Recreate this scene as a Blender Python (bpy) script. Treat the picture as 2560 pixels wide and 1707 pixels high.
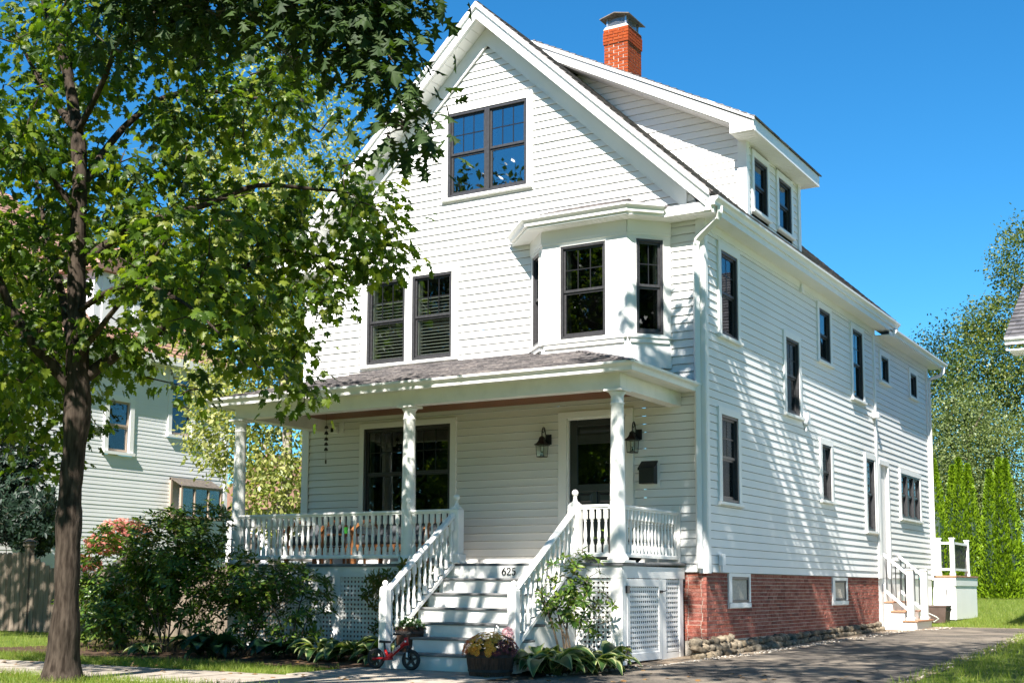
import bpy, math, random
import numpy as np
from mathutils import Vector, Matrix
random.seed(7); rng = np.random.default_rng(7)
for o in list(bpy.data.objects): bpy.data.objects.remove(o)
SC = bpy.context.scene; COL = SC.collection
# ---------------------------------------------------------------- camera, world, sun, exposure
CAM = np.array([6.494, -16.282, 1.004]); FPX = 3216.6; CX = 1226.2; CY = 1103.3
AX = np.array([[.854703, .519080, .006207], [-.052637, .098552, -.993739], [-.516442, .849025, .111555]])
cd = bpy.data.cameras.new('camera'); cam = bpy.data.objects.new('camera', cd); COL.objects.link(cam)
cd.sensor_width = 36; cd.lens = FPX*36/2560; cd.shift_x = (1280-CX)/2560; cd.shift_y = (CY-853.5)/2560
cd.clip_start = .1; cd.clip_end = 2000
m = Matrix.Identity(4)
for i in range(3):
    m[i][0] = AX[0][i]; m[i][1] = -AX[1][i]; m[i][2] = -AX[2][i]; m[i][3] = CAM[i]
cam.matrix_world = m; SC.camera = cam
SUN = Vector((.205, -.96, 1.0)).normalized()
W = bpy.data.worlds.new('World'); SC.world = W; W.use_nodes = True
nt = W.node_tree; bg = nt.nodes['Background']; sky = nt.nodes.new('ShaderNodeTexSky'); sky.sky_type = 'NISHITA'
sky.sun_disc = False; sky.sun_elevation = math.asin(SUN.z); sky.sun_rotation = math.atan2(SUN.x, SUN.y)
sky.air_density = 1.0; sky.dust_density = .0; sky.ozone_density = 1.0; sky.altitude = 50
mul = nt.nodes.new('ShaderNodeMix'); mul.data_type = 'RGBA'; mul.blend_type = 'MULTIPLY'; mul.inputs[0].default_value = 1; mul.inputs[7].default_value = (.60, 1.03, 1.30, 1)
nt.links.new(sky.outputs[0], mul.inputs[6]); hs = nt.nodes.new('ShaderNodeHueSaturation'); hs.inputs['Saturation'].default_value = 1.13; nt.links.new(mul.outputs[2], hs.inputs['Color']); nt.links.new(hs.outputs[0], bg.inputs[0]); bg.inputs[1].default_value = .05
ld = bpy.data.lights.new('sun', 'SUN'); ld.energy = 5.0; ld.angle = math.radians(.53); ld.color = (1, .955, .89)
lo = bpy.data.objects.new('sun', ld); COL.objects.link(lo); lo.rotation_euler = SUN.to_track_quat('Z', 'Y').to_euler(); lo.location = (0, -30, 40)
SC.view_settings.view_transform = 'Standard'; SC.view_settings.look = 'None'; SC.view_settings.gamma = 1
SC.view_settings.use_curve_mapping = False; SC.view_settings.exposure = 1.52
SC.render.engine = 'CYCLES'
try: SC.cycles.max_bounces = 6; SC.cycles.transparent_max_bounces = 8; SC.cycles.sample_clamp_indirect = 6
except Exception: pass
# ---------------------------------------------------------------- helpers
ORG = {}
def tag(o, label=None, cat=None, group=None, kind=None):
    if label: o['label'] = label
    if cat: o['category'] = cat
    if group: o['group'] = group
    if kind: o['kind'] = kind
    return o
def thing(name, label, cat, loc=(0, 0, 0), group=None):
    o = bpy.data.objects.new(name, None); COL.objects.link(o); o.location = loc; o.empty_display_size = .2
    ORG[o.name] = Vector(loc); return tag(o, label, cat, group)
def link(name, me, parent=None, org=None):
    o = bpy.data.objects.new(name, me); COL.objects.link(o)
    if parent is not None: o.parent = parent; ORG[o.name] = ORG[parent.name]
    else: ORG[o.name] = Vector(org or (0, 0, 0)); o.location = ORG[o.name]
    return o
def place(name, me, parent, pos, rot=None, scale=None):
    """an alike piece that shares mesh data; pos in world space"""
    o = bpy.data.objects.new(name, me); COL.objects.link(o); g = ORG[parent.name]; o.parent = parent; ORG[o.name] = g
    o.location = (pos[0]-g[0], pos[1]-g[1], pos[2]-g[2])
    if rot: o.rotation_euler = rot
    if scale: o.scale = scale
    return o
class Fr:
    """a wall frame: u along the wall, d outward, z up"""
    def __init__(s, o, d):
        L = math.hypot(*d); s.o = o; s.d = (d[0]/L, d[1]/L); s.n = (s.d[1], -s.d[0])
    def p(s, u, d, z): return (s.o[0]+u*s.d[0]+d*s.n[0], s.o[1]+u*s.d[1]+d*s.n[1], z)
    def ang(s): return math.atan2(s.d[1], s.d[0])
FRONT = Fr((0, 0), (1, 0)); SIDE = Fr((0, 0), (0, 1))
BOXF = [(0, 3, 2, 1), (4, 5, 6, 7), (0, 1, 5, 4), (1, 2, 6, 5), (2, 3, 7, 6), (3, 0, 4, 7)]
class MB:
    def __init__(s): s.v = []; s.f = []; s.mi = []; s.cur = 0
    def add(s, vs, fs):
        n = len(s.v); s.v += [tuple(q) for q in vs]; s.f += [tuple(i+n for i in f) for f in fs]; s.mi += [s.cur]*len(fs); return s
    def hexa(s, c): return s.add(c, BOXF)
    def box(s, x0, x1, y0, y1, z0, z1):
        return s.hexa([(x0, y0, z0), (x1, y0, z0), (x1, y1, z0), (x0, y1, z0), (x0, y0, z1), (x1, y0, z1), (x1, y1, z1), (x0, y1, z1)])
    def fbox(s, F, u0, u1, d0, d1, z0, z1):
        return s.hexa([F.p(u0, d1, z0), F.p(u1, d1, z0), F.p(u1, d0, z0), F.p(u0, d0, z0), F.p(u0, d1, z1), F.p(u1, d1, z1), F.p(u1, d0, z1), F.p(u0, d0, z1)])
    def prism(s, poly, fn, a, b):
        """poly 2-d, fn(p, t) -> 3-d; extruded from a to b"""
        n = len(poly); vs = [fn(q, a) for q in poly]+[fn(q, b) for q in poly]
        return s.add(vs, [tuple(range(n-1, -1, -1)), tuple(range(n, 2*n))]+[(i, (i+1) % n, n+(i+1) % n, n+i) for i in range(n)])
    def sheet(s, poly, z): return s.add([(x, y, z(x, y) if callable(z) else z) for x, y in poly], [tuple(range(len(poly)))])
    def tube(s, path, rad, n=8, cap=True):
        P = [Vector(q) for q in path]; k0 = len(s.v); R = rad if hasattr(rad, '__len__') else [rad]*len(P); prev = None; vs = []
        for i, q in enumerate(P):
            t = (P[min(i+1, len(P)-1)]-P[max(i-1, 0)]); t = t.normalized() if t.length > 1e-9 else Vector((0, 0, 1))
            a = prev-t*prev.dot(t) if prev is not None else (Vector((1, 0, 0)) if abs(t.z) > .9 else Vector((0, 0, 1))).cross(t)
            if a.length < 1e-6: a = t.orthogonal()
            a.normalize(); prev = a; b = t.cross(a)
            for j in range(n):
                w = 2*math.pi*j/n; vs.append(q+(a*math.cos(w)+b*math.sin(w))*R[i])
        fs = [(i*n+j, i*n+(j+1) % n, (i+1)*n+(j+1) % n, (i+1)*n+j) for i in range(len(P)-1) for j in range(n)]
        if cap: fs += [tuple(range(n-1, -1, -1)), tuple((len(P)-1)*n+j for j in range(n))]
        return s.add(vs, fs)
    def lathe(s, prof, n=12, c=(0, 0, 0), sq=None):
        """prof [(r, z)] about a vertical axis at c"""
        vs = []
        for r, z in prof:
            for j in range(n):
                w = 2*math.pi*(j+.5)/n; vs.append((c[0]+r*math.cos(w), c[1]+r*math.sin(w), c[2]+z))
        m_ = len(prof); fs = [(i*n+j, i*n+(j+1) % n, (i+1)*n+(j+1) % n, (i+1)*n+j) for i in range(m_-1) for j in range(n)]
        fs += [tuple(range(n-1, -1, -1)), tuple((m_-1)*n+j for j in range(n))]
        return s.add(vs, fs)
    def mesh(s, name, mat, org=(0, 0, 0), smooth=False):
        me = bpy.data.meshes.new(name); me.from_pydata([(a-org[0], b-org[1], c-org[2]) for a, b, c in s.v], [], s.f)
        for k in (mat if isinstance(mat, (list, tuple)) else [mat]): me.materials.append(M[k])
        if isinstance(mat, (list, tuple)): me.polygons.foreach_set('material_index', s.mi)
        if smooth: me.polygons.foreach_set('use_smooth', [True]*len(me.polygons))
        me.update(); return me
    def build(s, name, mat, parent=None, org=None, smooth=False):
        g = ORG[parent.name] if parent is not None else Vector(org or (0, 0, 0))
        return link(name, s.mesh(name, mat, g, smooth), parent, org)
def bevel(o, w=.006, seg=2):
    b = o.modifiers.new('bevel', 'BEVEL'); b.width = w; b.segments = seg; b.limit_method = 'ANGLE'; b.angle_limit = .6; return o
# ---------------------------------------------------------------- materials
M = {}
def nodes(name):
    mt = bpy.data.materials.new(name); mt.use_nodes = True; M[name] = mt; n = mt.node_tree.nodes; L = mt.node_tree.links
    return mt, n, L, n['Principled BSDF']
def rnd_socket(n, L):
    oi = n.new('ShaderNodeObjectInfo'); ge = n.new('ShaderNodeNewGeometry'); a = n.new('ShaderNodeMath'); a.operation = 'ADD'
    L.new(oi.outputs['Random'], a.inputs[0]); L.new(ge.outputs['Random Per Island'], a.inputs[1])
    f = n.new('ShaderNodeMath'); f.operation = 'FRACT'; L.new(a.outputs[0], f.inputs[0]); return f.outputs[0]
def ramp(n, L, fac, cols):
    r = n.new('ShaderNodeValToRGB'); e = r.color_ramp.elements
    while len(e) < len(cols): e.new(.5)
    for i, c in enumerate(cols):
        e[i].position = c[3] if len(c) > 3 else i/(len(cols)-1); e[i].color = (*c[:3], 1)
    L.new(fac, r.inputs[0]); return r.outputs[0]
def mixc(n, L, fac, a, b, mode='MIX'):
    x = n.new('ShaderNodeMix'); x.data_type = 'RGBA'; x.blend_type = mode
    for s, v in ((x.inputs[0], fac), (x.inputs[6], a), (x.inputs[7], b)):
        if hasattr(v, 'is_linked'): L.new(v, s)
        elif isinstance(v, tuple): s.default_value = (*v[:3], 1)
        else: s.default_value = v
    return x.outputs[2]
def noise(n, L, scale, detail=4, stretch=None):
    ge = n.new('ShaderNodeNewGeometry'); vec = ge.outputs['Position']
    if stretch:
        mp = n.new('ShaderNodeMapping'); mp.inputs['Scale'].default_value = stretch; L.new(vec, mp.inputs[0]); vec = mp.outputs[0]
    t = n.new('ShaderNodeTexNoise'); t.inputs['Scale'].default_value = scale; t.inputs['Detail'].default_value = detail; L.new(vec, t.inputs['Vector']); return t.outputs[0]
def mat(name, c1, c2=None, sc=4, rough=.55, bump=0, bsc=60, rnd=None, metal=0, spec=.4, stretch=None, contrast=(.35, .65)):
    mt, n, L, P = nodes(name); P.inputs['Roughness'].default_value = rough; P.inputs['Metallic'].default_value = metal
    P.inputs['Specular IOR Level'].default_value = spec; col = None
    if c2: col = ramp(n, L, noise(n, L, sc, 5, stretch), [(*c1, contrast[0]), (*c2, contrast[1])])
    if rnd:
        rc = ramp(n, L, rnd_socket(n, L), rnd); col = mixc(n, L, .8, col, rc, 'MULTIPLY') if col is not None else rc
    if col is not None: L.new(col, P.inputs['Base Color'])
    else: P.inputs['Base Color'].default_value = (*c1, 1)
    if bump:
        b = n.new('ShaderNodeBump'); b.inputs['Strength'].default_value = bump; b.inputs['Distance'].default_value = .01
        L.new(noise(n, L, bsc, 4, stretch), b.inputs['Height']); L.new(b.outputs[0], P.inputs['Normal'])
    return mt
def leafmat(name, cols, trans=.35, rough=.42, tcol=1.6):
    mt, n, L, P = nodes(name); c = ramp(n, L, rnd_socket(n, L), cols)
    c = mixc(n, L, .35, c, ramp(n, L, noise(n, L, 1.3, 2), [(.55, .6, .5, .3), (1.2, 1.15, 1.0, .7)]), 'MULTIPLY')
    L.new(c, P.inputs['Base Color']); P.inputs['Roughness'].default_value = rough; P.inputs['Specular IOR Level'].default_value = .35
    t = n.new('ShaderNodeBsdfTranslucent'); tc = mixc(n, L, 1.0, c, (tcol, tcol*1.05, tcol*.35), 'MULTIPLY'); L.new(tc, t.inputs[0])
    mx = n.new('ShaderNodeMixShader'); mx.inputs[0].default_value = trans; L.new(P.outputs[0], mx.inputs[1]); L.new(t.outputs[0], mx.inputs[2])
    L.new(mx.outputs[0], n['Material Output'].inputs[0]); return mt
def glassmat(name, tint, refl=.12):
    mt, n, L, P = nodes(name); n.remove(P); tr = n.new('ShaderNodeBsdfTransparent'); tr.inputs[0].default_value = (*tint, 1)
    g = n.new('ShaderNodeBsdfGlossy'); g.inputs['Roughness'].default_value = .01; g.inputs[0].default_value = (.92, .96, 1, 1)
    fr = n.new('ShaderNodeFresnel'); fr.inputs[0].default_value = 1.5; a = n.new('ShaderNodeMath'); a.operation = 'MULTIPLY_ADD'; a.use_clamp = True
    L.new(fr.outputs[0], a.inputs[0]); a.inputs[1].default_value = .9; a.inputs[2].default_value = refl
    mx = n.new('ShaderNodeMixShader'); L.new(a.outputs[0], mx.inputs[0]); L.new(tr.outputs[0], mx.inputs[1]); L.new(g.outputs[0], mx.inputs[2])
    L.new(mx.outputs[0], n['Material Output'].inputs[0]); return mt
mat('siding', (.81, .80, .77), (.77, .76, .735), .8, .48, .06, 90, rnd=[(1, 1, 1), (.96, .965, .97), (1, .995, .985)])
mat('trim', (.82, .815, .79), (.79, .785, .76), 2, .42, .04, 60)
mat('porch_paint', (.82, .80, .755), (.73, .72, .68), 5, .5, .08, 40, contrast=(.45, .75))
mat('core', (.2, .2, .19), rough=.9)  # dark backing colour deepens the shade lines between clapboards
mat('bronze', (.03, .029, .031), (.045, .044, .046), 30, .38, spec=.5)
mat('black', (.012, .012, .013), rough=.35)
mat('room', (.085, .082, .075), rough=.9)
mat('blind', (.62, .62, .56), rough=.6)
mat('curtain', (.38, .38, .40), (.22, .23, .25), 9, .8, stretch=(12, 12, .6))
mat('liner', (.75, .74, .72), rough=.5)
mat('shingle', (.12, .112, .115), (.22, .205, .20), 14, .9, .5, 150, rnd=[(.55, .54, .56), (1, .98, .97), (1.5, 1.42, 1.36)], spec=.2)
mat('shingle_brown', (.25, .15, .115), (.33, .2, .155), 8, .9, .4, 90, rnd=[(.75, .72, .7), (1, .98, .97), (1.2, 1.15, 1.1)], spec=.2)
mat('slate', (.07, .068, .072), (.12, .115, .12), 9, .75, .4, 60, rnd=[(.6, .6, .62), (1, 1, 1), (1.4, 1.35, 1.3)])
mat('brick_chimney', (.25, .044, .009), (.31, .066, .016), 25, .85, .5, 160, rnd=[(.62, .5, .46), (1, 1, 1), (1.02, .9, .8), (.9, .78, .7), (1.05, 1.05, 1.0)], spec=.2)
mat('brick_wall', (.24, .068, .046), (.36, .155, .12), 26, .9, .9, 90, rnd=[(.5, .42, .45), (.9, .78, .78), (1, 1, 1), (1.25, 1.4, 1.4), (.75, .58, .55), (1.1, .95, .8)], spec=.2)
mat('mortar', (.62, .55, .46), (.45, .4, .33), 30, .95, .5, 200, spec=.1)
mat('mortar_light', (.62, .57, .5), (.5, .45, .4), 30, .95, .5, 200, spec=.1)
mat('fieldstone', (.10, .082, .058), (.26, .22, .165), 22, .92, .7, 50, rnd=[(.55, .5, .45), (1, 1, 1), (1.2, 1.1, .95)], spec=.2)
mat('galv', (.55, .56, .57), (.4, .42, .44), 20, .35, metal=.9)
mat('rust_metal', (.12, .1, .085), (.2, .17, .14), 14, .6, metal=.4)
mat('ceil_wood', (.16, .05, .022), (.24, .08, .035), 8, .45, stretch=(.6, 18, 1))
mat('deck_grey', (.12, .12, .12), (.19, .19, .185), 8, .55, .2, 60, stretch=(1, 6, 1))
mat('floor_bounce', (.56, .52, .46), (.48, .44, .38), 6, .6)  # unseen floor colour, set pale to bounce light onto the porch wall
mat('stain_wood', (.30, .13, .045), (.22, .085, .03), 10, .5, stretch=(6, 6, .6))
mat('tread_wood', (.40, .20, .11), (.30, .15, .085), 9, .6, stretch=(9, .7, 1))
mat('cushion', (.055, .062, .07), (.075, .083, .09), 40, .9, .3, 200)
mat('door_paint', (.02, .024, .026), (.028, .033, .035), 6, .3, spec=.5)
mat('barrel', (.10, .052, .03), (.045, .024, .015), 7, .8, .5, 60, stretch=(9, 9, .7), rnd=[(.7, .7, .7), (1.2, 1.1, 1.05)])
mat('hoop', (.03, .026, .024), (.06, .05, .045), 12, .7, metal=.3)
mat('soil', (.035, .024, .016), (.06, .042, .028), 20, .95, .6, 40)
mat('mulch', (.045, .028, .018), (.10, .065, .042), 26, .95, 1.0, 30, spec=.1)
mat('dirt', (.16, .12, .085), (.27, .22, .165), 9, .95, .8, 60, spec=.1)
def asphalt():
    mt, n, L, P = nodes('asphalt'); P.inputs['Roughness'].default_value = .9; P.inputs['Specular IOR Level'].default_value = .2
    base = ramp(n, L, noise(n, L, 40, 6), [(.062, .055, .048, .3), (.155, .136, .115, .7)]); big = ramp(n, L, noise(n, L, .7, 5), [(.75, .75, .76, .35), (1.35, 1.28, 1.18, .7)])
    c = mixc(n, L, 1.0, base, big, 'MULTIPLY'); dust = ramp(n, L, noise(n, L, 1.6, 8), [(0, 0, 0, .46), (.8, .8, .8, .7)]); c = mixc(n, L, dust, c, (.26, .215, .165))
    ge = n.new('ShaderNodeNewGeometry'); nz = n.new('ShaderNodeTexNoise'); nz.inputs['Scale'].default_value = 1.5; L.new(ge.outputs['Position'], nz.inputs['Vector'])
    ad = n.new('ShaderNodeVectorMath'); ad.operation = 'MULTIPLY_ADD'; L.new(nz.outputs['Color'], ad.inputs[0]); ad.inputs[1].default_value = (.9, .9, .9); L.new(ge.outputs['Position'], ad.inputs[2])
    v = n.new('ShaderNodeTexVoronoi'); v.feature = 'DISTANCE_TO_EDGE'; v.inputs['Scale'].default_value = .55; L.new(ad.outputs[0], v.inputs['Vector']); cr = ramp(n, L, v.outputs['Distance'], [(1, 1, 1, .003), (0, 0, 0, .009)])
    c = mixc(n, L, cr, c, (.02, .02, .018)); L.new(c, P.inputs['Base Color']); b = n.new('ShaderNodeBump'); b.inputs['Strength'].default_value = .8; b.inputs['Distance'].default_value = .008; L.new(noise(n, L, 130, 4), b.inputs['Height']); L.new(b.outputs[0], P.inputs['Normal'])
asphalt()
mat('gravel', (.35, .31, .26), (.5, .46, .4), 40, .95, .8, 60, rnd=[(.5, .48, .45), (1, 1, 1), (1.15, 1.1, 1.05)], spec=.15)
mat('concrete', (.28, .24, .195), (.38, .335, .28), 5, .9, .4, 90, rnd=[(.9, .9, .9), (1.05, 1.04, 1.02)], spec=.2)
mat('grass_ground', (.07, .105, .018), (.12, .155, .028), 3, .95, .6, 40, spec=.1)
mat('bark', (.022, .016, .012), (.068, .052, .04), 26, .95, 1.0, 34, stretch=(1, 1, .2), spec=.1)
mat('bark_dark', (.06, .048, .038), (.11, .09, .07), 20, .92, 1.0, 30, stretch=(1, 1, .25), spec=.15)
mat('bark_birch', (.42, .38, .32), (.18, .15, .12), 6, .85, .5, 20, stretch=(1, 1, 3), spec=.2)
mat('stem', (.075, .055, .035), rough=.85)
mat('stem_green', (.09, .14, .04), rough=.7)
mat('fence_wood', (.16, .125, .095), (.235, .195, .155), 7, .92, .5, 40, stretch=(10, 10, .5), rnd=[(.75, .73, .7), (1, 1, 1), (1.12, 1.1, 1.06)], spec=.1)
mat('neigh_siding', (.78, .775, .78), (.74, .735, .74), 1, .6)
mat('neigh_trim', (.80, .79, .77), rough=.6)
mat('tan_frame', (.36, .28, .22), rough=.6)
mat('red_paint', (.55, .012, .012), rough=.28, spec=.6)
mat('rubber', (.02, .02, .02), rough=.7)
mat('white_plastic', (.8, .8, .8), rough=.4)
mat('green_glass', (.03, .22, .03), rough=.2)
mat('teal', (.04, .22, .2), rough=.5)
mat('brown_plastic', (.07, .045, .035), (.09, .06, .05), 8, .6)
mat('hose', (.5, .5, .47), rough=.5)
mat('red_brick_plain', (.38, .12, .06), (.45, .17, .09), 14, .9, rnd=[(.8, .75, .7), (1.1, 1.05, 1)])
mat('brass', (.5, .36, .14), rough=.3, metal=.9)
glassmat('glass', (.62, .65, .62), .03); glassmat('glass_blind', (.86, .88, .84), .0); glassmat('glass_attic', (.5, .55, .56), .24); glassmat('glass_screen', (.42, .43, .42), .03); glassmat('glass_clear', (.85, .88, .84), .02)
leafmat('maple_leaf', [(.028, .055, .008), (.045, .088, .010), (.072, .13, .012), (.115, .175, .016), (.19, .22, .026)], .5)
leafmat('oak_leaf', [(.018, .038, .010), (.03, .06, .012), (.045, .08, .015)], .28, .65)
leafmat('birch_leaf', [(.10, .15, .03), (.2, .24, .06), (.33, .34, .12), (.42, .4, .17), (.14, .19, .04)], .35)
leafmat('bg_leaf', [(.04, .07, .014), (.07, .11, .022), (.11, .15, .032), (.2, .2, .045)], .35)
leafmat('bg_leaf_light', [(.10, .14, .05), (.15, .19, .07), (.22, .25, .10)], .35)
leafmat('bg_leaf_dark', [(.018, .038, .010), (.03, .055, .013), (.055, .085, .02)], .3)
leafmat('arbor_leaf', [(.04, .085, .005), (.11, .19, .006), (.17, .27, .008), (.23, .34, .012)], .3, .5)
leafmat('rhodo_leaf', [(.03, .07, .012), (.055, .115, .016), (.09, .155, .02), (.17, .21, .03)], .25, .33)
leafmat('vine_leaf', [(.06, .10, .02), (.13, .14, .03), (.2, .15, .05)], .35)
leafmat('hosta_leaf', [(.035, .075, .02), (.05, .10, .028), (.06, .12, .03)], .25, .38)
leafmat('hosta_edge', [(.30, .33, .14), (.38, .40, .2)], .25, .38)
leafmat('hosta_dark', [(.015, .045, .02), (.022, .06, .025), (.03, .075, .028)], .2, .35)
leafmat('red_maple', [(.36, .09, .08), (.5, .18, .15), (.6, .3, .25)], .3)
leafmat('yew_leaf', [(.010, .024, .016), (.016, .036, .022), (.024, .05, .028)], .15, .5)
leafmat('mum_leaf', [(.02, .05, .015), (.035, .075, .02)], .2)
leafmat('grass_blade', [(.10, .16, .018), (.15, .22, .026), (.21, .27, .04), (.3, .3, .09)], .4, .5)
leafmat('dry_leaf', [(.2, .1, .04), (.3, .17, .07), (.16, .1, .05)], .2)
mat('mum_gold', (.62, .30, .03), rnd=[(.80, .34, .02), (.72, .24, .015), (.8, .45, .06)], rough=.7)
mat('mum_rust', (.5, .12, .02), rnd=[(.65, .13, .02), (.5, .07, .02), (.72, .22, .03)], rough=.7)
mat('mum_maroon', (.13, .02, .025), rnd=[(.16, .025, .03), (.1, .018, .025)], rough=.7)
mat('mum_white', (.72, .75, .62), rnd=[(.78, .8, .7), (.6, .66, .45)], rough=.7)
mat('mum_eye', (.42, .13, .02), rough=.8)
mat('pink', (.75, .42, .45), rough=.7)
def gz(x, y):
    pts = [(-400, -.3), (-12, -.16), (-9, -.02), (-4, .0), (-1.5, .06), (0, .09), (9, .22), (15, .34), (31, .70), (60, .9), (400, 1.2)]
    for (a, za), (b, zb) in zip(pts, pts[1:]):
        if y <= b: return za+(zb-za)*max(0, (y-a)/(b-a))
    return pts[-1][1]
# ---------------------------------------------------------------- the setting
def terrain_sheet(name, mt, xs, ys, dz, keep=None, jit=0):
    b = MB(); vs = [(x, y, gz(x, y)+dz+(random.uniform(-jit, jit) if jit else 0)) for y in ys for x in xs]; n = len(xs)
    b.add(vs, [(j*n+i, j*n+i+1, (j+1)*n+i+1, (j+1)*n+i) for j in range(len(ys)-1) for i in range(n-1)])
    return tag(b.build(name, mt), kind='structure')
terrain_sheet('ground', 'grass_ground', [-400, -120, -40, -20, -10, -5, 0, 3, 6, 12, 25, 60, 150, 400], [-400, -100, -40, -12, -9, -4, -1.5, 0, 9, 15, 31, 60, 120, 400], 0)
def strip(name, mt, lf, rt, ys, dz, nx=2):
    b = MB(); vs = []
    for y in ys:
        a, c = lf(y), rt(y)
        for i in range(nx): x = a+(c-a)*i/(nx-1); vs.append((x, y, gz(x, y)+dz))
    b.add(vs, [(j*nx+i, j*nx+i+1, (j+1)*nx+i+1, (j+1)*nx+i) for j in range(len(ys)-1) for i in range(nx-1)])
    return tag(b.build(name, mt), kind='structure')
def interp(tab):
    def f(y):
        if y <= tab[0][0]: return tab[0][1]
        for (a, p), (b, q) in zip(tab, tab[1:]):
            if y <= b: return p+(q-p)*(y-a)/(b-a)
        return tab[-1][1]
    return f
yl = lambda a, b, s: [a+(b-a)*i/int((b-a)/s) for i in range(int((b-a)/s)+1)]
drL = interp([(-9, -.9), (-5, -.55), (-3.6, -.35), (-2.2, -.05), (-1, .2), (0, .42), (4, .5), (8.7, .62), (9.2, .95), (10.3, 1.05)])
drR = interp([(-9, 3.6), (-4, 3.15), (3, 2.95), (10.3, 2.5)])
wob = lambda f, a: (lambda y: f(y)+a*math.sin(y*3.1)+a*.7*math.sin(y*7.7+1))
strip('gravel_edge', 'dirt', lambda y: -.55 if y > -2.0 else drL(y)-.35, lambda y: drR(y)+.12, yl(-9, 10.6, .2), .004, 4)
strip('driveway', 'asphalt', wob(drL, .04), wob(drR, .03), yl(-9, 10.2, .15), .012, 6)
rd = MB(); rd.box(-200, 200, -19, -9.1, -.5, -.2); tag(rd.build('road', 'asphalt'), kind='structure')
kb = MB(); kb.box(-200, 200, -9.1, -8.95, -.4, -.03); tag(kb.build('kerb', 'concrete'), kind='structure')
sw = MB(); sw.box(-40, -.6, -6.5, -5.0, -.1, .004); sw = tag(sw.build('sidewalk', 'mortar'), kind='structure')
slab = MB(); slab.box(-.74, .74, -.74, .74, -.05, .014); slm = slab.mesh('paving_slab', 'concrete')
for i in range(14): place('paving_slab', slm, sw, (-1.36-i*1.5, -5.75, gz(0, -5.75)+random.uniform(0, .006)), (random.uniform(-.004, .004), random.uniform(-.004, .004), 0))
fw = MB(); fw.box(-3.05, -.75, -5.0, -3.55, -.1, .002); fw = tag(fw.build('front_walk', 'mortar'), kind='structure')
sb = MB(); sb.box(-.565, .565, -.35, .35, -.05, .016); sbm = sb.mesh('paving_slab', 'concrete')
for i in range(2):
    for j in range(2): place('paving_slab', sbm, fw, (-2.475+i*1.145, -4.63+j*.715, .0+random.uniform(0, .005)), (random.uniform(-.006, .006), random.uniform(-.006, .006), 0))
strip('mulch_bed', 'mulch', lambda y: -10.2+.3*math.sin(y*2), lambda y: -2.95, yl(-3.85, -.2, .15), .012, 8)
strip('planting_bed', 'mulch', lambda y: -.95, lambda y: max(-.9, drL(y)-.12+.05*math.sin(y*6)), yl(-4.4, -1.9, .1), .012, 4)
bw = MB()
for i in range(7): bw.box(-18, -7.4, .35, .36, 0, .01)
# loose stones at the drive edge
gv = MB()
for i in range(900):
    y = random.uniform(-3.6, 10.2); x = drL(y)+random.gauss(-.09, .07) if random.random() < .8 else drR(y)+random.gauss(.05, .05)
    if y > -1.9 and x < .14 and y < 8.8: x = random.uniform(.14, drL(y)+.02)
    r = random.uniform(.006, .02); gv.lathe([(r*.6, -r*.3), (r, 0), (r*.5, r*.5)], 5, (x, y, gz(x, y)+.014))
tag(gv.build('gravel', 'gravel'), 'small pale stones scattered along the edge of the asphalt driveway', 'gravel', kind='stuff')
# ---------------------------------------------------------------- the white house
HX0, L1, L2, ZS = -6.98, 8.8, 13.28, 1.205
PITCH = .1138; RIDX, RIDZ, SL = -3.5, 9.876, .948
rz = lambda x: RIDZ-SL*abs(x-RIDX)
house = thing('house', 'large white clapboard house with gabled front, brick chimney and covered porch', 'house', (-3.5, 4, 0))
def intervals(a, b, holes, z):
    segs = [(a, b)]
    for (u0, u1, z0, z1) in holes:
        if z0 < z < z1:
            nx = []
            for s, e in segs:
                if u1 <= s or u0 >= e: nx.append((s, e)); continue
                if u0 > s: nx.append((s, u0))
                if u1 < e: nx.append((u1, e))
            segs = nx
    return segs
def siding(name, F, z0, z1, ext, holes, pitch=PITCH, join=False, thk=.0125, mt='siding', core='core', parent=house):
    sh = MB(); pcs = []; k = 0; joined = MB()
    while z0+k*pitch < z1-.004:
        za, zb = z0+k*pitch, min(z1, z0+(k+1)*pitch); cuts = sorted({za, zb}|{z for h in holes for z in h[2:] if za+.004 < z < zb-.004}); k += 1
        for a, b in zip(cuts, cuts[1:]):
            if a == za and not join: a = za+.006  # slot shows the dark core, strengthening the shade line under each board
            ea, eb = ext(a), ext(b-1e-5); mid = (a+b)/2
            if eb[1]-eb[0] < .02 and ea[1]-ea[0] < .05: continue
            jd = random.gauss(0, .0009); dA = .002+jd-thk*(a-za)/pitch; dB = .002+jd-thk*(b-za)/pitch; lo_, hi_ = min(ea[0], eb[0]), max(ea[1], eb[1])
            for s, e in intervals(lo_, hi_, holes, mid):
                s0, s1 = (max(ea[0], s), max(eb[0], s)) if s == lo_ else (s, s); e0, e1 = (min(ea[1], e), min(eb[1], e)) if e == hi_ else (e, e)
                if e0-s0 < .01: continue
                din = -.022
                c = [F.p(s0, dA, a), F.p(e0, dA, a), F.p(e0, din, a), F.p(s0, din, a), F.p(s1, dB, b), F.p(e1, dB, b), F.p(e1, din, b), F.p(s1, din, b)]
                sh.add([F.p(s0, -.023, a), F.p(e0, -.023, a), F.p(e1, -.023, b), F.p(s1, -.023, b)], [(0, 1, 2, 3)])
                if join: joined.hexa(c)
                else: pcs.append(c)
    wall = sh.build(name, core, parent)
    for c in pcs:
        q = MB(); q.hexa(c); q.build('clapboard', mt, wall)
    if join: tag(joined.build('clapboards', mt, wall), kind='stuff')
    return wall
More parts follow.
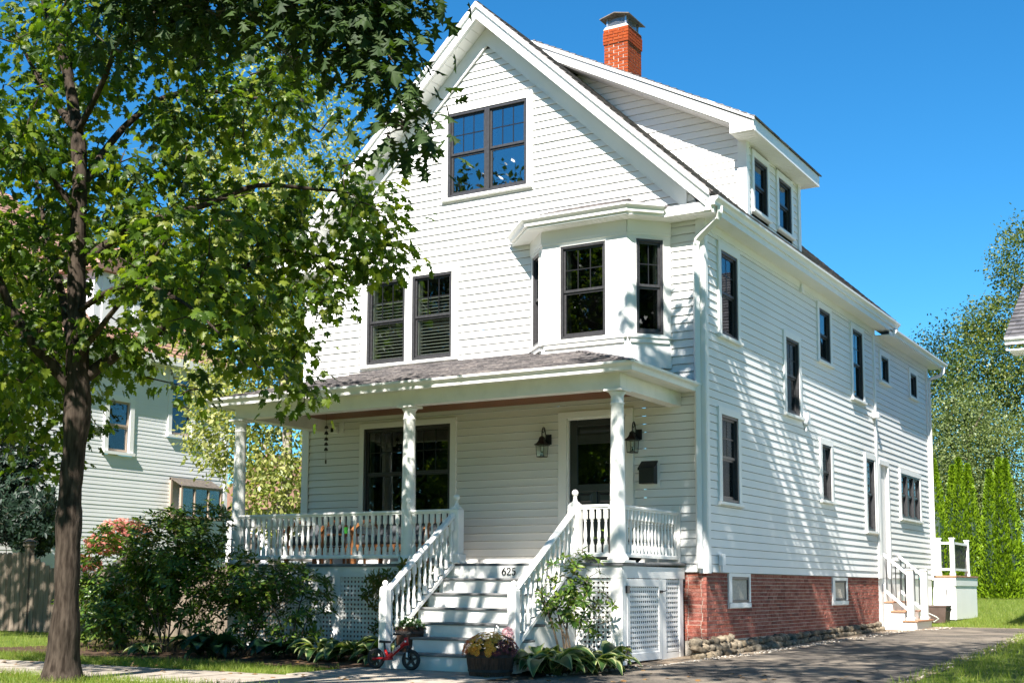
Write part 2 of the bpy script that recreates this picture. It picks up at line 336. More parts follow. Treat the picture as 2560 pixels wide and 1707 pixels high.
def window(parent, F, u0, u1, z0, z1, cas=(.105, .105, .1), sill=.06, units=1, grid=(3, 2), meet=.5, glass='glass', hung=True, inside=None, sillo=.05, name='window', lower_screen=True, gap=.0, sill_ext=.03, fw=.04):
    w = MB(); cl, cr, ct = cas; dp = .022
    w.fbox(F, u0-cl, u0, -.03, dp, z0-.002, z1); w.fbox(F, u1, u1+cr, -.03, dp, z0-.002, z1); w.fbox(F, u0-cl, u1+cr, -.03, dp+.002, z1, z1+ct)
    if gap:
        um = (u0+u1)/2; w.fbox(F, um-gap/2, um+gap/2, -.03, dp, z0, z1)
    win = w.build(name, 'trim', parent)
    if sill:
        s = MB(); s.prism([(-.03, z0-sill), (sillo-.01, z0-sill), (sillo, z0-sill+.012), (sillo, z0-.012), (-.03, z0)], lambda q, t: F.p(t, q[0], q[1]), u0-cl-sill_ext, u1+cr+sill_ext); s.build('sill', 'trim', win)
    du = (u1-u0-gap)/units
    for i in range(units):
        a = u0+i*(du+(gap if units == 2 else 0)); b = a+du; f = MB(); t = fw
        f.fbox(F, a, a+t, -.07, .012, z0, z1); f.fbox(F, b-t, b, -.07, .012, z0, z1); f.fbox(F, a+t, b-t, -.07, .011, z1-t, z1); f.fbox(F, a+t, b-t, -.07, .011, z0, z0+t*.9)
        bevel(f.build('frame', 'bronze', win), .004, 1)
        a2, b2, c2, e2 = a+t, b-t, z0+t*.9, z1-t; zm = c2+(e2-c2)*(1-meet); st = .028
        halves = [(zm, e2, -.032), (c2, zm+.0, -.05)] if hung else [(c2, e2, -.04)]
        for hi, (za, zb, dd) in enumerate(halves):
            s = MB(); s.fbox(F, a2, a2+st, dd-.02, dd+.012, za, zb); s.fbox(F, b2-st, b2, dd-.02, dd+.012, za, zb)
            s.fbox(F, a2+st, b2-st, dd-.02, dd+.011, zb-st, zb); s.fbox(F, a2+st, b2-st, dd-.02, dd+.013, za, za+(.036 if hi == 0 else .045))
            s.build('sash', 'bronze', win)
            g = MB(); g.fbox(F, a2+st, b2-st, dd-.006, dd-.002, za+.03, zb-st); g.build('pane', glass if not (hi == 1 and lower_screen) else glass+'_screen' if glass+'_screen' in M else glass, win)
            if grid and hi == 0:
                for k in range(1, grid[0]):
                    uu = a2+st+(b2-a2-2*st)*k/grid[0]; q = MB(); q.fbox(F, uu-.007, uu+.007, dd-.012, dd+.001, za+.036, zb-st); q.build('muntin', 'black', win)
                for k in range(1, grid[1]):
                    zz = za+.036+(zb-st-za-.036)*k/grid[1]; q = MB(); q.fbox(F, a2+st, b2-st, dd-.011, dd+.002, zz-.007, zz+.007); q.build('muntin', 'black', win)
        j = MB(); j.fbox(F, a2+st+.001, a2+st+.02, -.16, -.062, z0+.05, z1-.05); j.fbox(F, b2-st-.02, b2-st-.001, -.16, -.062, z0+.05, z1-.05); j.build('jamb_liner', 'liner', win)
        r = MB(); D = .55; uA, uB, zA, zB = a+.01, b-.01, z0+.01, z1-.01; h = .15 if units == 1 else 0
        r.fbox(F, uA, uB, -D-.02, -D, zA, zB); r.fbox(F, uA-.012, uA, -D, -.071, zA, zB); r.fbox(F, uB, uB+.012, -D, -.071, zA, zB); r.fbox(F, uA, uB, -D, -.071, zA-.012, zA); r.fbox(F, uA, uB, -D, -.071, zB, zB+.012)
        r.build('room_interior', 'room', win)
        if inside: inside(win, F, a2, b2, c2, e2)
    return win
def blinds(win, F, a, b, z0, z1):
    zt = z1-.32; k = 0
    while zt-k*.052 > z0+.02:
        z = zt-k*.052; q = MB(); q.add([F.p(a+.03, -.10, z), F.p(b-.03, -.10, z), F.p(b-.03, -.135, z+.028), F.p(a+.03, -.135, z+.028)], [(0, 1, 2, 3)]); q.build('blind_slat', 'blind', win); k += 1
def curtain(win, F, a, b, z0, z1):
    q = MB(); n = 26
    for i in range(n+1):
        u = a+(b-a)*i/n; d = -.2+.02*math.sin(i*1.9); q.v += [F.p(u, d, z0), F.p(u, d, z1)]
    q.add([], []); q.f = [(2*i, 2*i+2, 2*i+3, 2*i+1) for i in range(n)]; q.mi = [0]*n; q.build('curtain', 'curtain', win)
def sheer(win, F, a, b, z0, z1):
    q = MB(); n = 18
    for i in range(n+1):
        u = a+(b-a)*.8*i/n; d = -.14+.012*math.sin(i*2.3); q.v += [F.p(u, d, z0), F.p(u, d, z1)]
    q.f = [(2*i, 2*i+2, 2*i+3, 2*i+1) for i in range(n)]; q.mi = [0]*n; q.build('curtain', 'curtain', win)
C_ = .105
# ---- front wall
def frontext(z):
    if z < 6.35: return (HX0+.11, -.11)
    h = (rz(RIDX)-.30-z)/SL; return (max(HX0+.11, RIDX-h), min(-.11, RIDX+h))
# openings in the front wall, casing included (u0, u1, z0, z1)
fh = [(-5.835, -4.008, 4.43, 5.92), (-4.32, -2.697, 6.93, 8.43), (-5.834, -4.016, 1.94, 3.546), (-2.256, -1.07, 1.205, 3.50), (-2.722, -.489, 4.0, 6.25)]
siding('front_wall', FRONT, ZS, 9.26, frontext, fh, thk=.021)
window(house, FRONT, -5.73, -4.113, 4.488, 5.82, units=2, gap=.132, inside=blinds, lower_screen=False, glass='glass_blind', sill_ext=.02)
window(house, FRONT, -4.215, -2.797, 6.987, 8.33, units=2, grid=(3, 2), glass='glass_attic', cas=(.1, .1, .1), sill_ext=.0, fw=.045)
window(house, FRONT, -5.75, -4.116, 2.0, 3.46, units=2, gap=0.0, grid=(3, 2), cas=(.084, .1, .086), lower_screen=False)
# ---- side wall
sw_ = [(.61, 1.26, 4.545, 5.76, (2, 2), sheer), (.55, 1.2, 2.195, 3.405, (2, 2), curtain), (3.405, 4.06, 3.77, 4.985, (2, 2), None), (5.215, 5.84, 4.9, 5.8, None, None), (7.255, 7.92, 4.505, 5.8, (2, 2), None), (5.21, 5.73, 2.5, 3.44, (2, 2), None), (7.99, 8.56, 2.09, 3.443, (2, 2), None)]
sh_ = [(a-C_, b+C_, c-.06, d+.1) for a, b, c, d, g, i in sw_]
siding('side_wall', SIDE, ZS, 6.05, lambda z: (.11, L1-.09), sh_)
for a, b, c, d, g, ins in sw_: window(house, SIDE, a, b, c, d, grid=g, inside=ins, glass='glass')
ah_ = [(9.27, 9.84, 5.105, 5.61), (11.67, 12.22, 5.1, 5.61), (10.6, 12.24, 2.453, 3.364)]
ah2 = [(a-.1, b+.1, c-.06, d+.1) for a, b, c, d in ah_]+[(8.88, 9.64, 1.2, 3.5)]
siding('rear_wing_wall', SIDE, ZS, 5.95, lambda z: (L1+.02, L2-.1), ah2)
for a, b, c, d in ah_[:2]: window(house, SIDE, a, b, c, d, cas=(.1, .1, .1), grid=None, hung=False)
window(house, SIDE, *ah_[2], cas=(.1, .1, .1), units=3, grid=None)
# unseen sides, one sheet of boards each
LEFT = Fr((HX0, L1), (0, -1)); siding('left_wall', LEFT, ZS, 6.05, lambda z: (.1, L1-.11), [], join=True)
BACK = Fr((0, L2), (-1, 0)); siding('rear_wall', BACK, ZS, 6.0, lambda z: (.1, 6.88), [], join=True)
LEFT2 = Fr((HX0, L2), (0, -1)); siding('left_wing_wall', LEFT2, ZS, 5.95, lambda z: (.1, L2-L1), [], join=True)
# corner boards, friezes, water table
t = MB(); t.box(-.11, .018, -.022, -.0, ZS-.01, 6.055); t.box(-.02, .022, -.0, .09, ZS-.01, 6.05); t.build('corner_board', 'trim', house)
t = MB(); t.box(HX0-.022, HX0+.11, -.022, 0, ZS-.01, 6.055); t.box(HX0-.022, HX0+.02, 0, .11, ZS-.01, 6.05); t.build('corner_board', 'trim', house)
t = MB(); t.fbox(SIDE, L1-.09, L1+.02, -.02, .022, ZS-.01, 6.05); t.build('corner_board', 'trim', house)
t = MB(); t.fbox(SIDE, L2-.1, L2+.02, -.05, .022, ZS-.01, 5.95); t.build('corner_board', 'trim', house)
t = MB(); t.fbox(SIDE, .09, L1-.09, -.01, .012, 5.93, 6.05); t.build('frieze_board', 'trim', house)
t = MB(); t.fbox(SIDE, L1+.02, L2-.1, -.01, .012, 5.84, 5.95); t.build('frieze_board', 'trim', house)
# solid block behind the boards
b = MB()
b.box(HX0+.03, -.4, .6, L2-.4, .3, 1.19); b.build('inner_block', 'room', house)
# ---- roof
def slope_board(b, xa, xb, y0, y1, zt, zb):
    f = lambda x: rz(x); b.hexa([(xa, y0, f(xa)+zb), (xb, y0, f(xb)+zb), (xb, y1, f(xb)+zb), (xa, y1, f(xa)+zb), (xa, y0, f(xa)+zt), (xb, y0, f(xb)+zt), (xb, y1, f(xb)+zt), (xa, y1, f(xa)+zt)])
EX = .25
roof = MB(); slope_board(roof, RIDX, EX, -.36, 9.45, .004, -.05); slope_board(roof, RIDX-(EX-RIDX), RIDX, -.36, 9.45, .004, -.05); roof = roof.build('roof', 'shingle', house)
def shingle_field(P0, U, V, nu_len, nv_len, parent, mt='shingle', ex=.14, tab=.3, thk=.012, name='shingles', clip=None, lift=.006):
    """rows of overlapping shingles on a slope: P0 corner, U along the eave, V up the slope"""
    U = Vector(U).normalized(); V = Vector(V).normalized(); N = U.cross(V).normalized(); P0 = Vector(P0); q = MB(); r = 0
    while r*ex < nv_len:
        v0 = r*ex; v1 = min(nv_len, v0+ex+.03); u = -random.uniform(0, tab)
        while u < nu_len:
            w = tab*random.uniform(.55, 1.25); a, c = max(0, u), min(nu_len, u+w-.004); u += w
            if clip: a, c = max(a, clip(v0)[0]), min(c, clip(v0)[1])
            if c-a < .02: continue
            l0 = lift+thk+random.uniform(0, .004); l1 = .001
            k = [P0+U*a+V*v0, P0+U*c+V*v0, P0+U*c+V*v1, P0+U*a+V*v1]
            q.hexa([k[0], k[1], k[2], k[3], k[0]+N*l0, k[1]+N*l0, k[2]+N*l1, k[3]+N*l1])
        r += 1
    return tag(q.build(name, mt, parent), kind='stuff')
sl = math.sqrt(1+SL*SL)
shingle_field((EX+.03, -.37, rz(EX+.03)), (0, 1, 0), (-1, 0, SL), 9.82, (EX+.03-RIDX)*sl, roof, ex=.14, tab=.3)
shingle_field((RIDX-(EX+.03-RIDX), 9.45, rz(EX+.03)), (0, -1, 0), (1, 0, SL), 9.82, (EX+.03-RIDX)*sl, roof, ex=.14, tab=.3)
for sgn in (1, -1):
    X = lambda t: RIDX+sgn*t
    def sb2(a_, b_, y0, y1, zt, zb, nm, mt='trim'):
        q = MB(); xa, xb = sorted((X(a_), X(b_))); slope_board(q, xa, xb, y0, y1, zt, zb); return q.build(nm, mt, house)
    E = EX-.02-RIDX
    sb2(0, E, -.385, -.335, -.002, -.085, 'rake_crown'); sb2(0, E, -.345, -.31, -.085, -.178, 'rake_fascia'); sb2(0, E-.06, -.365, -.31, -.178, -.272, 'rake_trim')
    sf = sb2(.0, E-.3, -.31, -.0, -.262, -.268, 'rake_soffit')
    ps = MB(); w = .112; ps.hexa([(-w/2, -.155, -.006-SL*sgn*(-w/2)), (w/2, -.155, -.006-SL*sgn*w/2), (w/2, .155, -.006-SL*sgn*w/2), (-w/2, .155, -.006-SL*sgn*(-w/2)), (-w/2, -.155, .004-SL*sgn*(-w/2)), (w/2, -.155, .004-SL*sgn*w/2), (w/2, .155, .004-SL*sgn*w/2), (-w/2, .155, .004-SL*sgn*(-w/2))]); psm = ps.mesh('soffit_panel', 'trim')
    for k in range(30):
        x = X(.12*k+.06)
        if abs(x-RIDX) < E-.3: place('soffit_panel', psm, sf, (x, -.157, rz(x)-.274))
    sb2(0, 3.27, -.03, .0, -.27, -.575, 'rake_frieze'); sb2(.0, 3.24, -.038, -.028, -.555, -.58, 'frieze_bead')
# gable sheathing above the boards, closes the wall top
g = MB(); g.prism([(HX0+.02, 6.0), (-.02, 6.0), (RIDX, 9.55)], lambda q, t: (q[0], t, q[1]), 8.75, 8.78); g.build('rear_gable', 'siding', house)
# eaves, soffits, fascia
def eave(sgn, y0, y1, zsof, ztop, nm='eave_soffit'):
    xw = 0 if sgn > 0 else HX0; xo = xw+sgn*.25; q = MB(); q.box(min(xw, xo), max(xw, xo), y0, y1, zsof, zsof+.012); s = q.build(nm, 'trim', house)
    if sgn > 0:
        pm = MB(); pm.box(-.122, .122, -.047, .047, -.006, .0); pm = pm.mesh('soffit_panel', 'trim')
        n = int((y1-y0)/.1)
        for i in range(n): place('soffit_panel', pm, s, (xw+sgn*.126, y0+.05+i*(y1-y0)/n, zsof-.001))
    q = MB(); q.box(min(xo, xo+sgn*.025), max(xo, xo+sgn*.025), y0, y1, zsof-.02, ztop); q.build('fascia', 'trim', house)
eave(1, -.31, 9.45, 6.05, 6.235); eave(-1, -.31, 9.45, 6.05, 6.235); eave(1, 9.0, 13.62, 5.95, 6.06)
GP = [(0, -.115), (.055, -.115), (.06, -.075), (.072, -.055), (.103, -.035), (.108, -.03), (.11, 0), (.095, .002), (.094, -.02), (.05, -.06), (.046, -.106), (.006, -.106), (.006, 0), (0, 0)]
def gutter(path, z, mt='trim', parent=house, ends=True, name='gutter', sc=1):
    P = [Vector(q) for q in path]; n = len(GP); q = MB(); vs = []
    for i, p in enumerate(P):
        ds = []
        if i > 0: ds.append((P[i]-P[i-1]).normalized())
        if i < len(P)-1: ds.append((P[i+1]-P[i]).normalized())
        ns = [Vector((d.y, -d.x)) for d in ds]; nn = sum(ns, Vector((0, 0))).normalized(); k = 1/max(.3, nn.dot(ns[0]))
        vs += [(p.x+nn.x*d*k*sc, p.y+nn.y*d*k*sc, z+h*sc) for d, h in GP]
    fs = [(i*n+j, (i+1)*n+j, (i+1)*n+(j+1) % n, i*n+(j+1) % n) for i in range(len(P)-1) for j in range(n)]
    q.add(vs, fs)
    if ends:
        for e in (0, len(P)-1):
            base = e*n; q.add([vs[base], vs[base+1], vs[base+2], vs[base+4], vs[base+6], vs[base+13]], [(0, 1, 2, 3, 4, 5)])
    return q.build(name, mt, parent)
gutter([(.252, -.36), (.252, 9.5)], 6.235); gutter([(.252, 9.2), (.252, 13.8)], 6.065); gutter([(HX0-.252, 9.5), (HX0-.252, -.36)], 6.235)
# cornice returns at the front corners
for x0, x1 in ((-.50, .25), (HX0-.25, HX0+.55)):
    q = MB(); q.box(x0, x1, -.335, -.001, 6.06, 6.185); q.prism([(-.335, 6.185), (0, 6.185), (0, 6.26)], lambda p, t: (t, p[0], p[1]), x0, x1); r = q.build('eave_return', 'trim', house)
    pm = MB(); pm.box(-.05, .05, -.165, .165, -.006, 0); pm = pm.mesh('soffit_panel', 'trim')
    for i in range(int((x1-x0)/.108)): place('soffit_panel', pm, r, (x0+.055+i*.108, -.168, 6.059))
# rear wing roof
q = MB(); q.prism([(.27, 6.06), (RIDX, 8.75), (-7.25, 6.06), (-7.25, 6.02), (RIDX, 8.7), (.27, 6.02)], lambda p, t: (p[0], t, p[1]), 9.46, 13.75); wr = q.build('rear_wing_roof', 'shingle', house)
shingle_field((.30, 9.46, 6.06), (0, 1, 0), (-3.77, 0, 2.69), 4.3, 4.4, wr)
q = MB(); q.prism([(HX0+.02, 5.9), (-.02, 5.9), (RIDX, 8.6)], lambda q_, t: (q_[0], t, q_[1]), L2-.03, L2-.005); q.build('rear_gable', 'siding', house)
# ---- dormer
DY0, DY1 = 1.73, 4.28
dws = [(2.06, 2.66), (3.2, 3.82)]
dh = [(a-.09, b+.09, 6.60, 7.69) for a, b in dws]
dorm = siding('dormer_wall', SIDE, 6.5, 7.69, lambda z: (DY0+.1, DY1-.1), dh)
for a, b in dws: window(house, SIDE, a, b, 6.72, 7.54, cas=(.09, .09, .1), grid=None, inside=sheer, name='window', sill_ext=.01)
t = MB(); t.fbox(SIDE, DY0-.02, DY0+.1, -.05, .022, 6.4, 7.69); t.build('corner_board', 'trim', house)
t = MB(); t.fbox(SIDE, DY1-.1, DY1+.02, -.05, .022, 6.4, 7.69); t.build('corner_board', 'trim', house)
t = MB(); t.fbox(SIDE, DY0+.1, DY1-.1, -.03, .010, 6.4, 6.56); t.build('dormer_skirt', 'trim', house)
droof = lambda x: 7.87+(.28-x)*.534
CH = Fr((RIDX, DY0), (1, 0))
def chext(z):
    u0 = 3.5-(z-6.40)/SL+.0; u1 = 3.40
    if z > 7.69: u1 = min(u1, .28+3.5-(z-7.69)/.534)
    return (max(.0, u0+.0), max(u1, max(.0, u0)))
siding('dormer_cheek', CH, 6.5, 9.3, chext, [])
siding('dormer_cheek', Fr((RIDX+6.98, DY1), (-1, 0)), 6.5, 9.3, lambda z: (6.98-chext(z)[1], 6.98-chext(z)[0]), [], join=True)
t = MB(); t.box(-.12, -.002, DY0-.022, DY0, 6.4, 7.70); t.build('corner_board', 'trim', house)
q = MB(); q.prism([(.25, droof(.25)), (RIDX, droof(RIDX)), (RIDX, droof(RIDX)-.05), (.25, droof(.25)-.05)], lambda p, t: (p[0], t, p[1]), 1.30, 4.52); dr = q.build('dormer_roof', 'shingle', house)
shingle_field((.31, 1.28, 7.865), (0, 1, 0), (-1, 0, .534), 3.26, 4.25, dr)
q = MB(); q.prism([(.28, 7.86), (RIDX, droof(RIDX)-.01), (RIDX, droof(RIDX)-.20), (-.09, droof(-.09)-.21), (-.09, 7.69), (.28, 7.69)], lambda p, t: (p[0], t, p[1]), 1.31, 1.36); q.build('dormer_rake', 'trim', house)
q = MB(); q.prism([(.30, 7.885), (RIDX, droof(RIDX)+.0), (RIDX, droof(RIDX)-.055), (.30, 7.83)], lambda p, t: (p[0], t, p[1]), 1.285, 1.31); q.build('dormer_crown', 'trim', house)
q = MB(); q.prism([(-.09, droof(-.09)-.2), (RIDX, droof(RIDX)-.2), (RIDX, droof(RIDX)-.22), (-.09, droof(-.09)-.22)], lambda p, t: (p[0], t, p[1]), 1.36, DY0); q.build('dormer_soffit', 'trim', house)
q = MB(); q.box(-.09, .26, 1.36, 4.5, 7.69, 7.70); ds = q.build('dormer_soffit', 'trim', house)
pm = MB(); pm.box(-.13, .13, -.045, .045, -.006, 0); pm = pm.mesh('soffit_panel', 'trim')
for i in range(32): place('soffit_panel', pm, ds, (.13, 1.36+.05+i*.0975, 7.689))
q = MB(); q.box(.255, .285, 1.36, 4.5, 7.685, 7.868); q.build('dormer_fascia', 'trim', house)
# ---- chimney
ch = MB(); cx0, cx1, cy0, cy1 = -3.468, -2.998, 4.0, 4.58; ch.box(cx0+.006, cx1-.006, cy0+.006, cy1-.006, 8.6, 11.1); chim = ch.build('chimney', 'mortar_light', house)
def brick_mesh(l, d, h, mt, nm='brick'):
    q = MB(); q.box(-l/2, l/2, -d/2, d/2, -h/2, h/2); return q.mesh(nm, mt)
CB = {}
def cbrick(xa, xb, ya, yb, z, h):
    key = (round(xb-xa, 3), round(yb-ya, 3), round(h, 3))
    if key not in CB: CB[key] = brick_mesh(*key, 'brick_chimney')
    place('brick', CB[key], chim, ((xa+xb)/2+random.uniform(-.0015, .0015), (ya+yb)/2+random.uniform(-.0015, .0015), z))
co = .0585; z = 11.085-co/2; k = 0
while z > 9.5:
    ext = .017 if 1 <= k < 5 else (.008 if k == 0 else 0); x0, x1, y0, y1 = cx0-ext, cx1+ext, cy0-ext, cy1+ext; h = co-.011; W_ = x1-x0; j = .01
    fr = [.4, .4, .2] if k % 2 else [.2, .4, .4]
    for yy in ((y0, y0+.09), (y1-.09, y1)):
        x = x0
        for f in fr: cbrick(x+j/2 if x > x0 else x, x+f*W_-j/2 if x+f*W_ < x1-.01 else x1, *yy, z, h); x += f*W_
    D_ = y1-y0-.18
    fs = [.5, .5] if k % 2 else [.25, .5, .25]
    for xx in ((x0, x0+.09), (x1-.09, x1)):
        y = y0+.09
        for f in fs: cbrick(*xx, y+j/2, y+f*D_-j/2, z, h); y += f*D_
    z -= co; k += 1
q = MB(); q.prism([(-3.49, 11.085), (-2.98, 11.085), (-3.03, 11.135), (-3.44, 11.135)], lambda p, t: (p[0], t, p[1]), 4.0, 4.58); q.build('chimney_crown', 'mortar_light', chim)
for px_, py_ in ((-3.42, 4.04), (-3.05, 4.04), (-3.42, 4.54), (-3.05, 4.54)):
    q = MB(); q.box(px_-.016, px_+.016, py_-.016, py_+.016, 11.12, 11.30); q.build('cap_post', 'galv', chim)
ms = MB()
for fa, fb in (((-3.42, 4.04), (-3.05, 4.04)), ((-3.05, 4.04), (-3.05, 4.54)), ((-3.42, 4.54), (-3.05, 4.54)), ((-3.42, 4.04), (-3.42, 4.54))):
    L_ = math.hypot(fb[0]-fa[0], fb[1]-fa[1]); n_ = int(L_/.03)
    for i in range(-5, n_+1):
        for s in (1, -1):
            t0, t1 = i*.03, i*.03+.15; za, zb = (11.13, 11.28) if s > 0 else (11.28, 11.13)
            c0, c1 = max(0, t0), min(L_, t1)
            if c1-c0 < .01: continue
            z0_ = za+(zb-za)*(c0-t0)/.15; z1_ = za+(zb-za)*(c1-t0)/.15; f = lambda t, zz: (fa[0]+(fb[0]-fa[0])*t/L_, fa[1]+(fb[1]-fa[1])*t/L_, zz)
            ms.tube([f(c0, z0_), f(c1, z1_)], .0025, 3, False)
ms.build('cap_mesh', 'galv', chim)
q = MB(); q.prism([(-3.53, 11.27), (-3.53, 11.285), (-3.235, 11.36), (-2.94, 11.285), (-2.94, 11.27), (-3.235, 11.345)], lambda p, t: (p[0], t, p[1]), 3.93, 4.65); q.build('cap_lid', 'rust_metal', chim)
# ---- bay window, upper floor
BL, BA, BB, BR, BD = (-2.722, 0), (-2.268, -.47), (-.938, -.47), (-.488, 0), .47
bay = MB()
for A_, B_, wu0, wu1 in ((BL, BA, .14, .52), (BA, BB, .298, 1.008), (BB, BR, .13, .53)):
    F = Fr(A_, (B_[0]-A_[0], B_[1]-A_[1])); Ln = math.hypot(B_[0]-A_[0], B_[1]-A_[1])
    bay.fbox(F, 0, wu0, -.08, 0, 4.0, 6.065); bay.fbox(F, wu1, Ln, -.08, 0, 4.0, 6.065); bay.fbox(F, wu0, wu1, -.08, 0, 4.0, 4.47); bay.fbox(F, wu0, wu1, -.08, 0, 5.80, 6.065)
bayo = bay.build('bay_wall', 'trim', house)
for A_, B_, wu0, wu1, g_ in ((BL, BA, .14, .52, (2, 2)), (BA, BB, .298, 1.008, (3, 2)), (BB, BR, .13, .53, (2, 2))):
    F = Fr(A_, (B_[0]-A_[0], B_[1]-A_[1])); Ln = math.hypot(B_[0]-A_[0], B_[1]-A_[1])
    window(house, F, wu0, wu1, 4.47, 5.80, cas=(.004, .004, .004), sill=0, grid=g_, fw=.036)
    q = MB(); q.fbox(F, .0, Ln, .0, .022, 5.895, 6.06); q.fbox(F, -.0, Ln, .0, .014, 5.855, 5.897); q.build('bay_frieze', 'trim', bayo)
    q = MB(); q.fbox(F, .0, Ln, .0, .05, 4.405, 4.44); q.fbox(F, .04, Ln-.04, .0, .03, 4.34, 4.405); q.build('bay_sill', 'trim', bayo)
EO = [(-3.06, 0), (-2.384, -.72), (-.822, -.72), (-.43, -.335), (-.10, -.335)]
q = MB(); q.add([(-3.06, 0, 6.06), (-2.384, -.72, 6.06), (-.822, -.72, 6.06), (-.44, -.335, 6.06), (-.3, 0, 6.06), (-3.06, 0, 6.19), (-2.384, -.72, 6.19), (-.822, -.72, 6.19), (-.44, -.335, 6.19), (-.3, 0, 6.19)], [(0, 4, 3, 2, 1), (0, 1, 6, 5), (1, 2, 7, 6), (2, 3, 8, 7)]); bs = q.build('bay_soffit', 'trim', house)
for i in range(22):
    x = -2.36+i*.108
    if x < -.8:
        q = MB(); q.box(x, x+.1, -.70, -.495, 6.052, 6.058); q.build('soffit_panel', 'trim', bs)
q = MB(); q.add([(-3.10, 0, 6.2), (-2.40, -.76, 6.2), (-.81, -.76, 6.2), (-.30, -.25, 6.2), (-.20, 0, 6.22), (-2.08, 0, 6.49), (-1.11, 0, 6.49), (-3.1, 0, 6.18), (-2.4, -.76, 6.18), (-.81, -.76, 6.18), (-.3, -.25, 6.18)], [(0, 1, 5), (1, 2, 6, 5), (2, 3, 6), (3, 4, 6), (0, 7, 8, 1), (1, 8, 9, 2), (2, 9, 10, 3)]); br = q.build('bay_roof', 'shingle', house)
shingle_field((-2.40, -.77, 6.203), (1, 0, 0), (0, .76, .29), 1.59, .81, br, clip=lambda v: (v*.40, 1.59-v*.37))
gutter([(-3.0, -.05), (-2.384, -.70), (-.822, -.70), (-.46, -.345)], 6.205, sc=.95)
# ---- downspouts
def downspout(path, w=.04, parent=house):
    q = MB(); q.tube(path, [w*1.25]*len(path), 4); return q.build('downspout', 'trim', parent)
downspout([(.31, -.2, 6.13), (.31, -.2, 6.03), (.29, -.19, 5.97), (.02, -.1, 5.80), (-.06, -.075, 5.74), (-.085, -.07, 5.66), (-.085, -.07, 1.26)])
downspout([(.31, 13.5, 5.96), (.31, 13.5, 5.86), (.25, 13.46, 5.77), (.05, 13.36, 5.70), (0.02, 13.34, 5.6), (.02, 13.34, 1.3)], .035)
downspout([(.31, 9.3, 6.1), (.27, 9.28, 6.08)], .03)
# ---- foundation
fo = MB(); fo.box(HX0+.04, -.036, .036, .3, .05, ZS); fo.box(-.3, -.036, .3, L1-.02, .05, ZS); found = fo.build('foundation', 'mortar', house)
BH = [(.81, 1.69, .715, 1.21), (5.73, 6.65, .705, 1.21)]
bc = .0535; rows = []
FS = Fr((-.03, 0), (0, 1)); FF = Fr((0, .03), (1, 0))
r = 0; zt = ZS-.006
while zt-(r+1)*bc > .27:
    z0, z1 = zt-(r+1)*bc+.0075, zt-r*bc; u = .03-(.1 if r % 2 else 0)
    while u < L1-.02:
        l = .205 if r % 6 != 5 else .1; l *= random.uniform(.94, 1.06); a, b2 = max(.03, u), min(L1-.02, u+l-.008); u += l
        for s, e in intervals(a, b2, [h for h in BH], (z0+z1)/2):
            if e-s > .02: rows.append((FS, s, e, z0, z1))
    u = -.5
    while u < -.035:
        l = .2*random.uniform(.9, 1.1); a, b2 = u, min(-.03, u+l-.008); u += l
        if b2-a > .02: rows.append((FF, a, b2, z0, z1))
    r += 1
rows.sort(key=lambda q_: q_[1] if q_[0] is FS else -1)
jb = MB()
for i, (F, a, b2, z0, z1) in enumerate(rows):
    q = MB() if i < 300 else jb; e = random.uniform(-.003, .003); q.fbox(F, a, b2, -.05, .0+e, z0+random.uniform(-.0015, .0015), z1+random.uniform(-.0015, .0015))
    if i < 300: q.build('brick', 'brick_wall', found)
tag(jb.build('bricks', 'brick_wall', found), kind='stuff')
for (a, b2, c, d), (f0, f1, f2, f3) in zip(BH, [(.936, 1.625, .80, 1.157), (5.877, 6.56, .797, 1.14)]):
    window(house, FS, f0, f1, f2, f3, cas=(f0-a-.01, b2-f1-.01, .05), sill=.085, sillo=.03, hung=False, grid=None, name='basement_window', sill_ext=0)
def rock(rx, ry, rz_, seed, n=9, m_=7):
    rs = random.Random(seed); q = MB(); vs = []
    for i in range(m_+1):
        ph = math.pi*i/m_
        for j in range(n):
            th = 2*math.pi*j/n; k = 1+rs.uniform(-.17, .17); p_ = .75
            vs.append((rx*math.copysign(abs(math.sin(ph)*math.cos(th))**p_, math.cos(th))*k, ry*math.copysign(abs(math.sin(ph)*math.sin(th))**p_, math.sin(th))*k, rz_*math.copysign(abs(math.cos(ph))**p_, math.cos(ph))*k))
    q.add(vs, [(i*n+j, i*n+(j+1) % n, (i+1)*n+(j+1) % n, (i+1)*n+j) for i in range(m_) for j in range(n)]); return q.mesh('fieldstone', 'fieldstone', smooth=True)
RM = [rock(.085*random.uniform(.8, 1.2), .095*random.uniform(.7, 1.35), .055*random.uniform(.75, 1.2), 40+i) for i in range(12)]
y = -.38
while y < 8.6:
    s = random.uniform(.75, 1.25) if y < 3.5 else random.uniform(.6, .95)
    for lv in range(3 if y < .9 else 2):
        place('fieldstone', random.choice(RM), found, (random.uniform(-.03, .03)+.05*(1-lv), y+random.uniform(-.05, .05), gz(0, y)+.03+.085*lv), (random.uniform(-.3, .3), random.uniform(-.3, .3), random.uniform(0, 6.28)), (s*.85, s, s*random.uniform(.8, 1.15)))
    y += .165*s
q = MB(); q.box(-.3, -.03, L1-.02, L2-.02, .1, ZS); q.build('wing_foundation', 'trim', house)
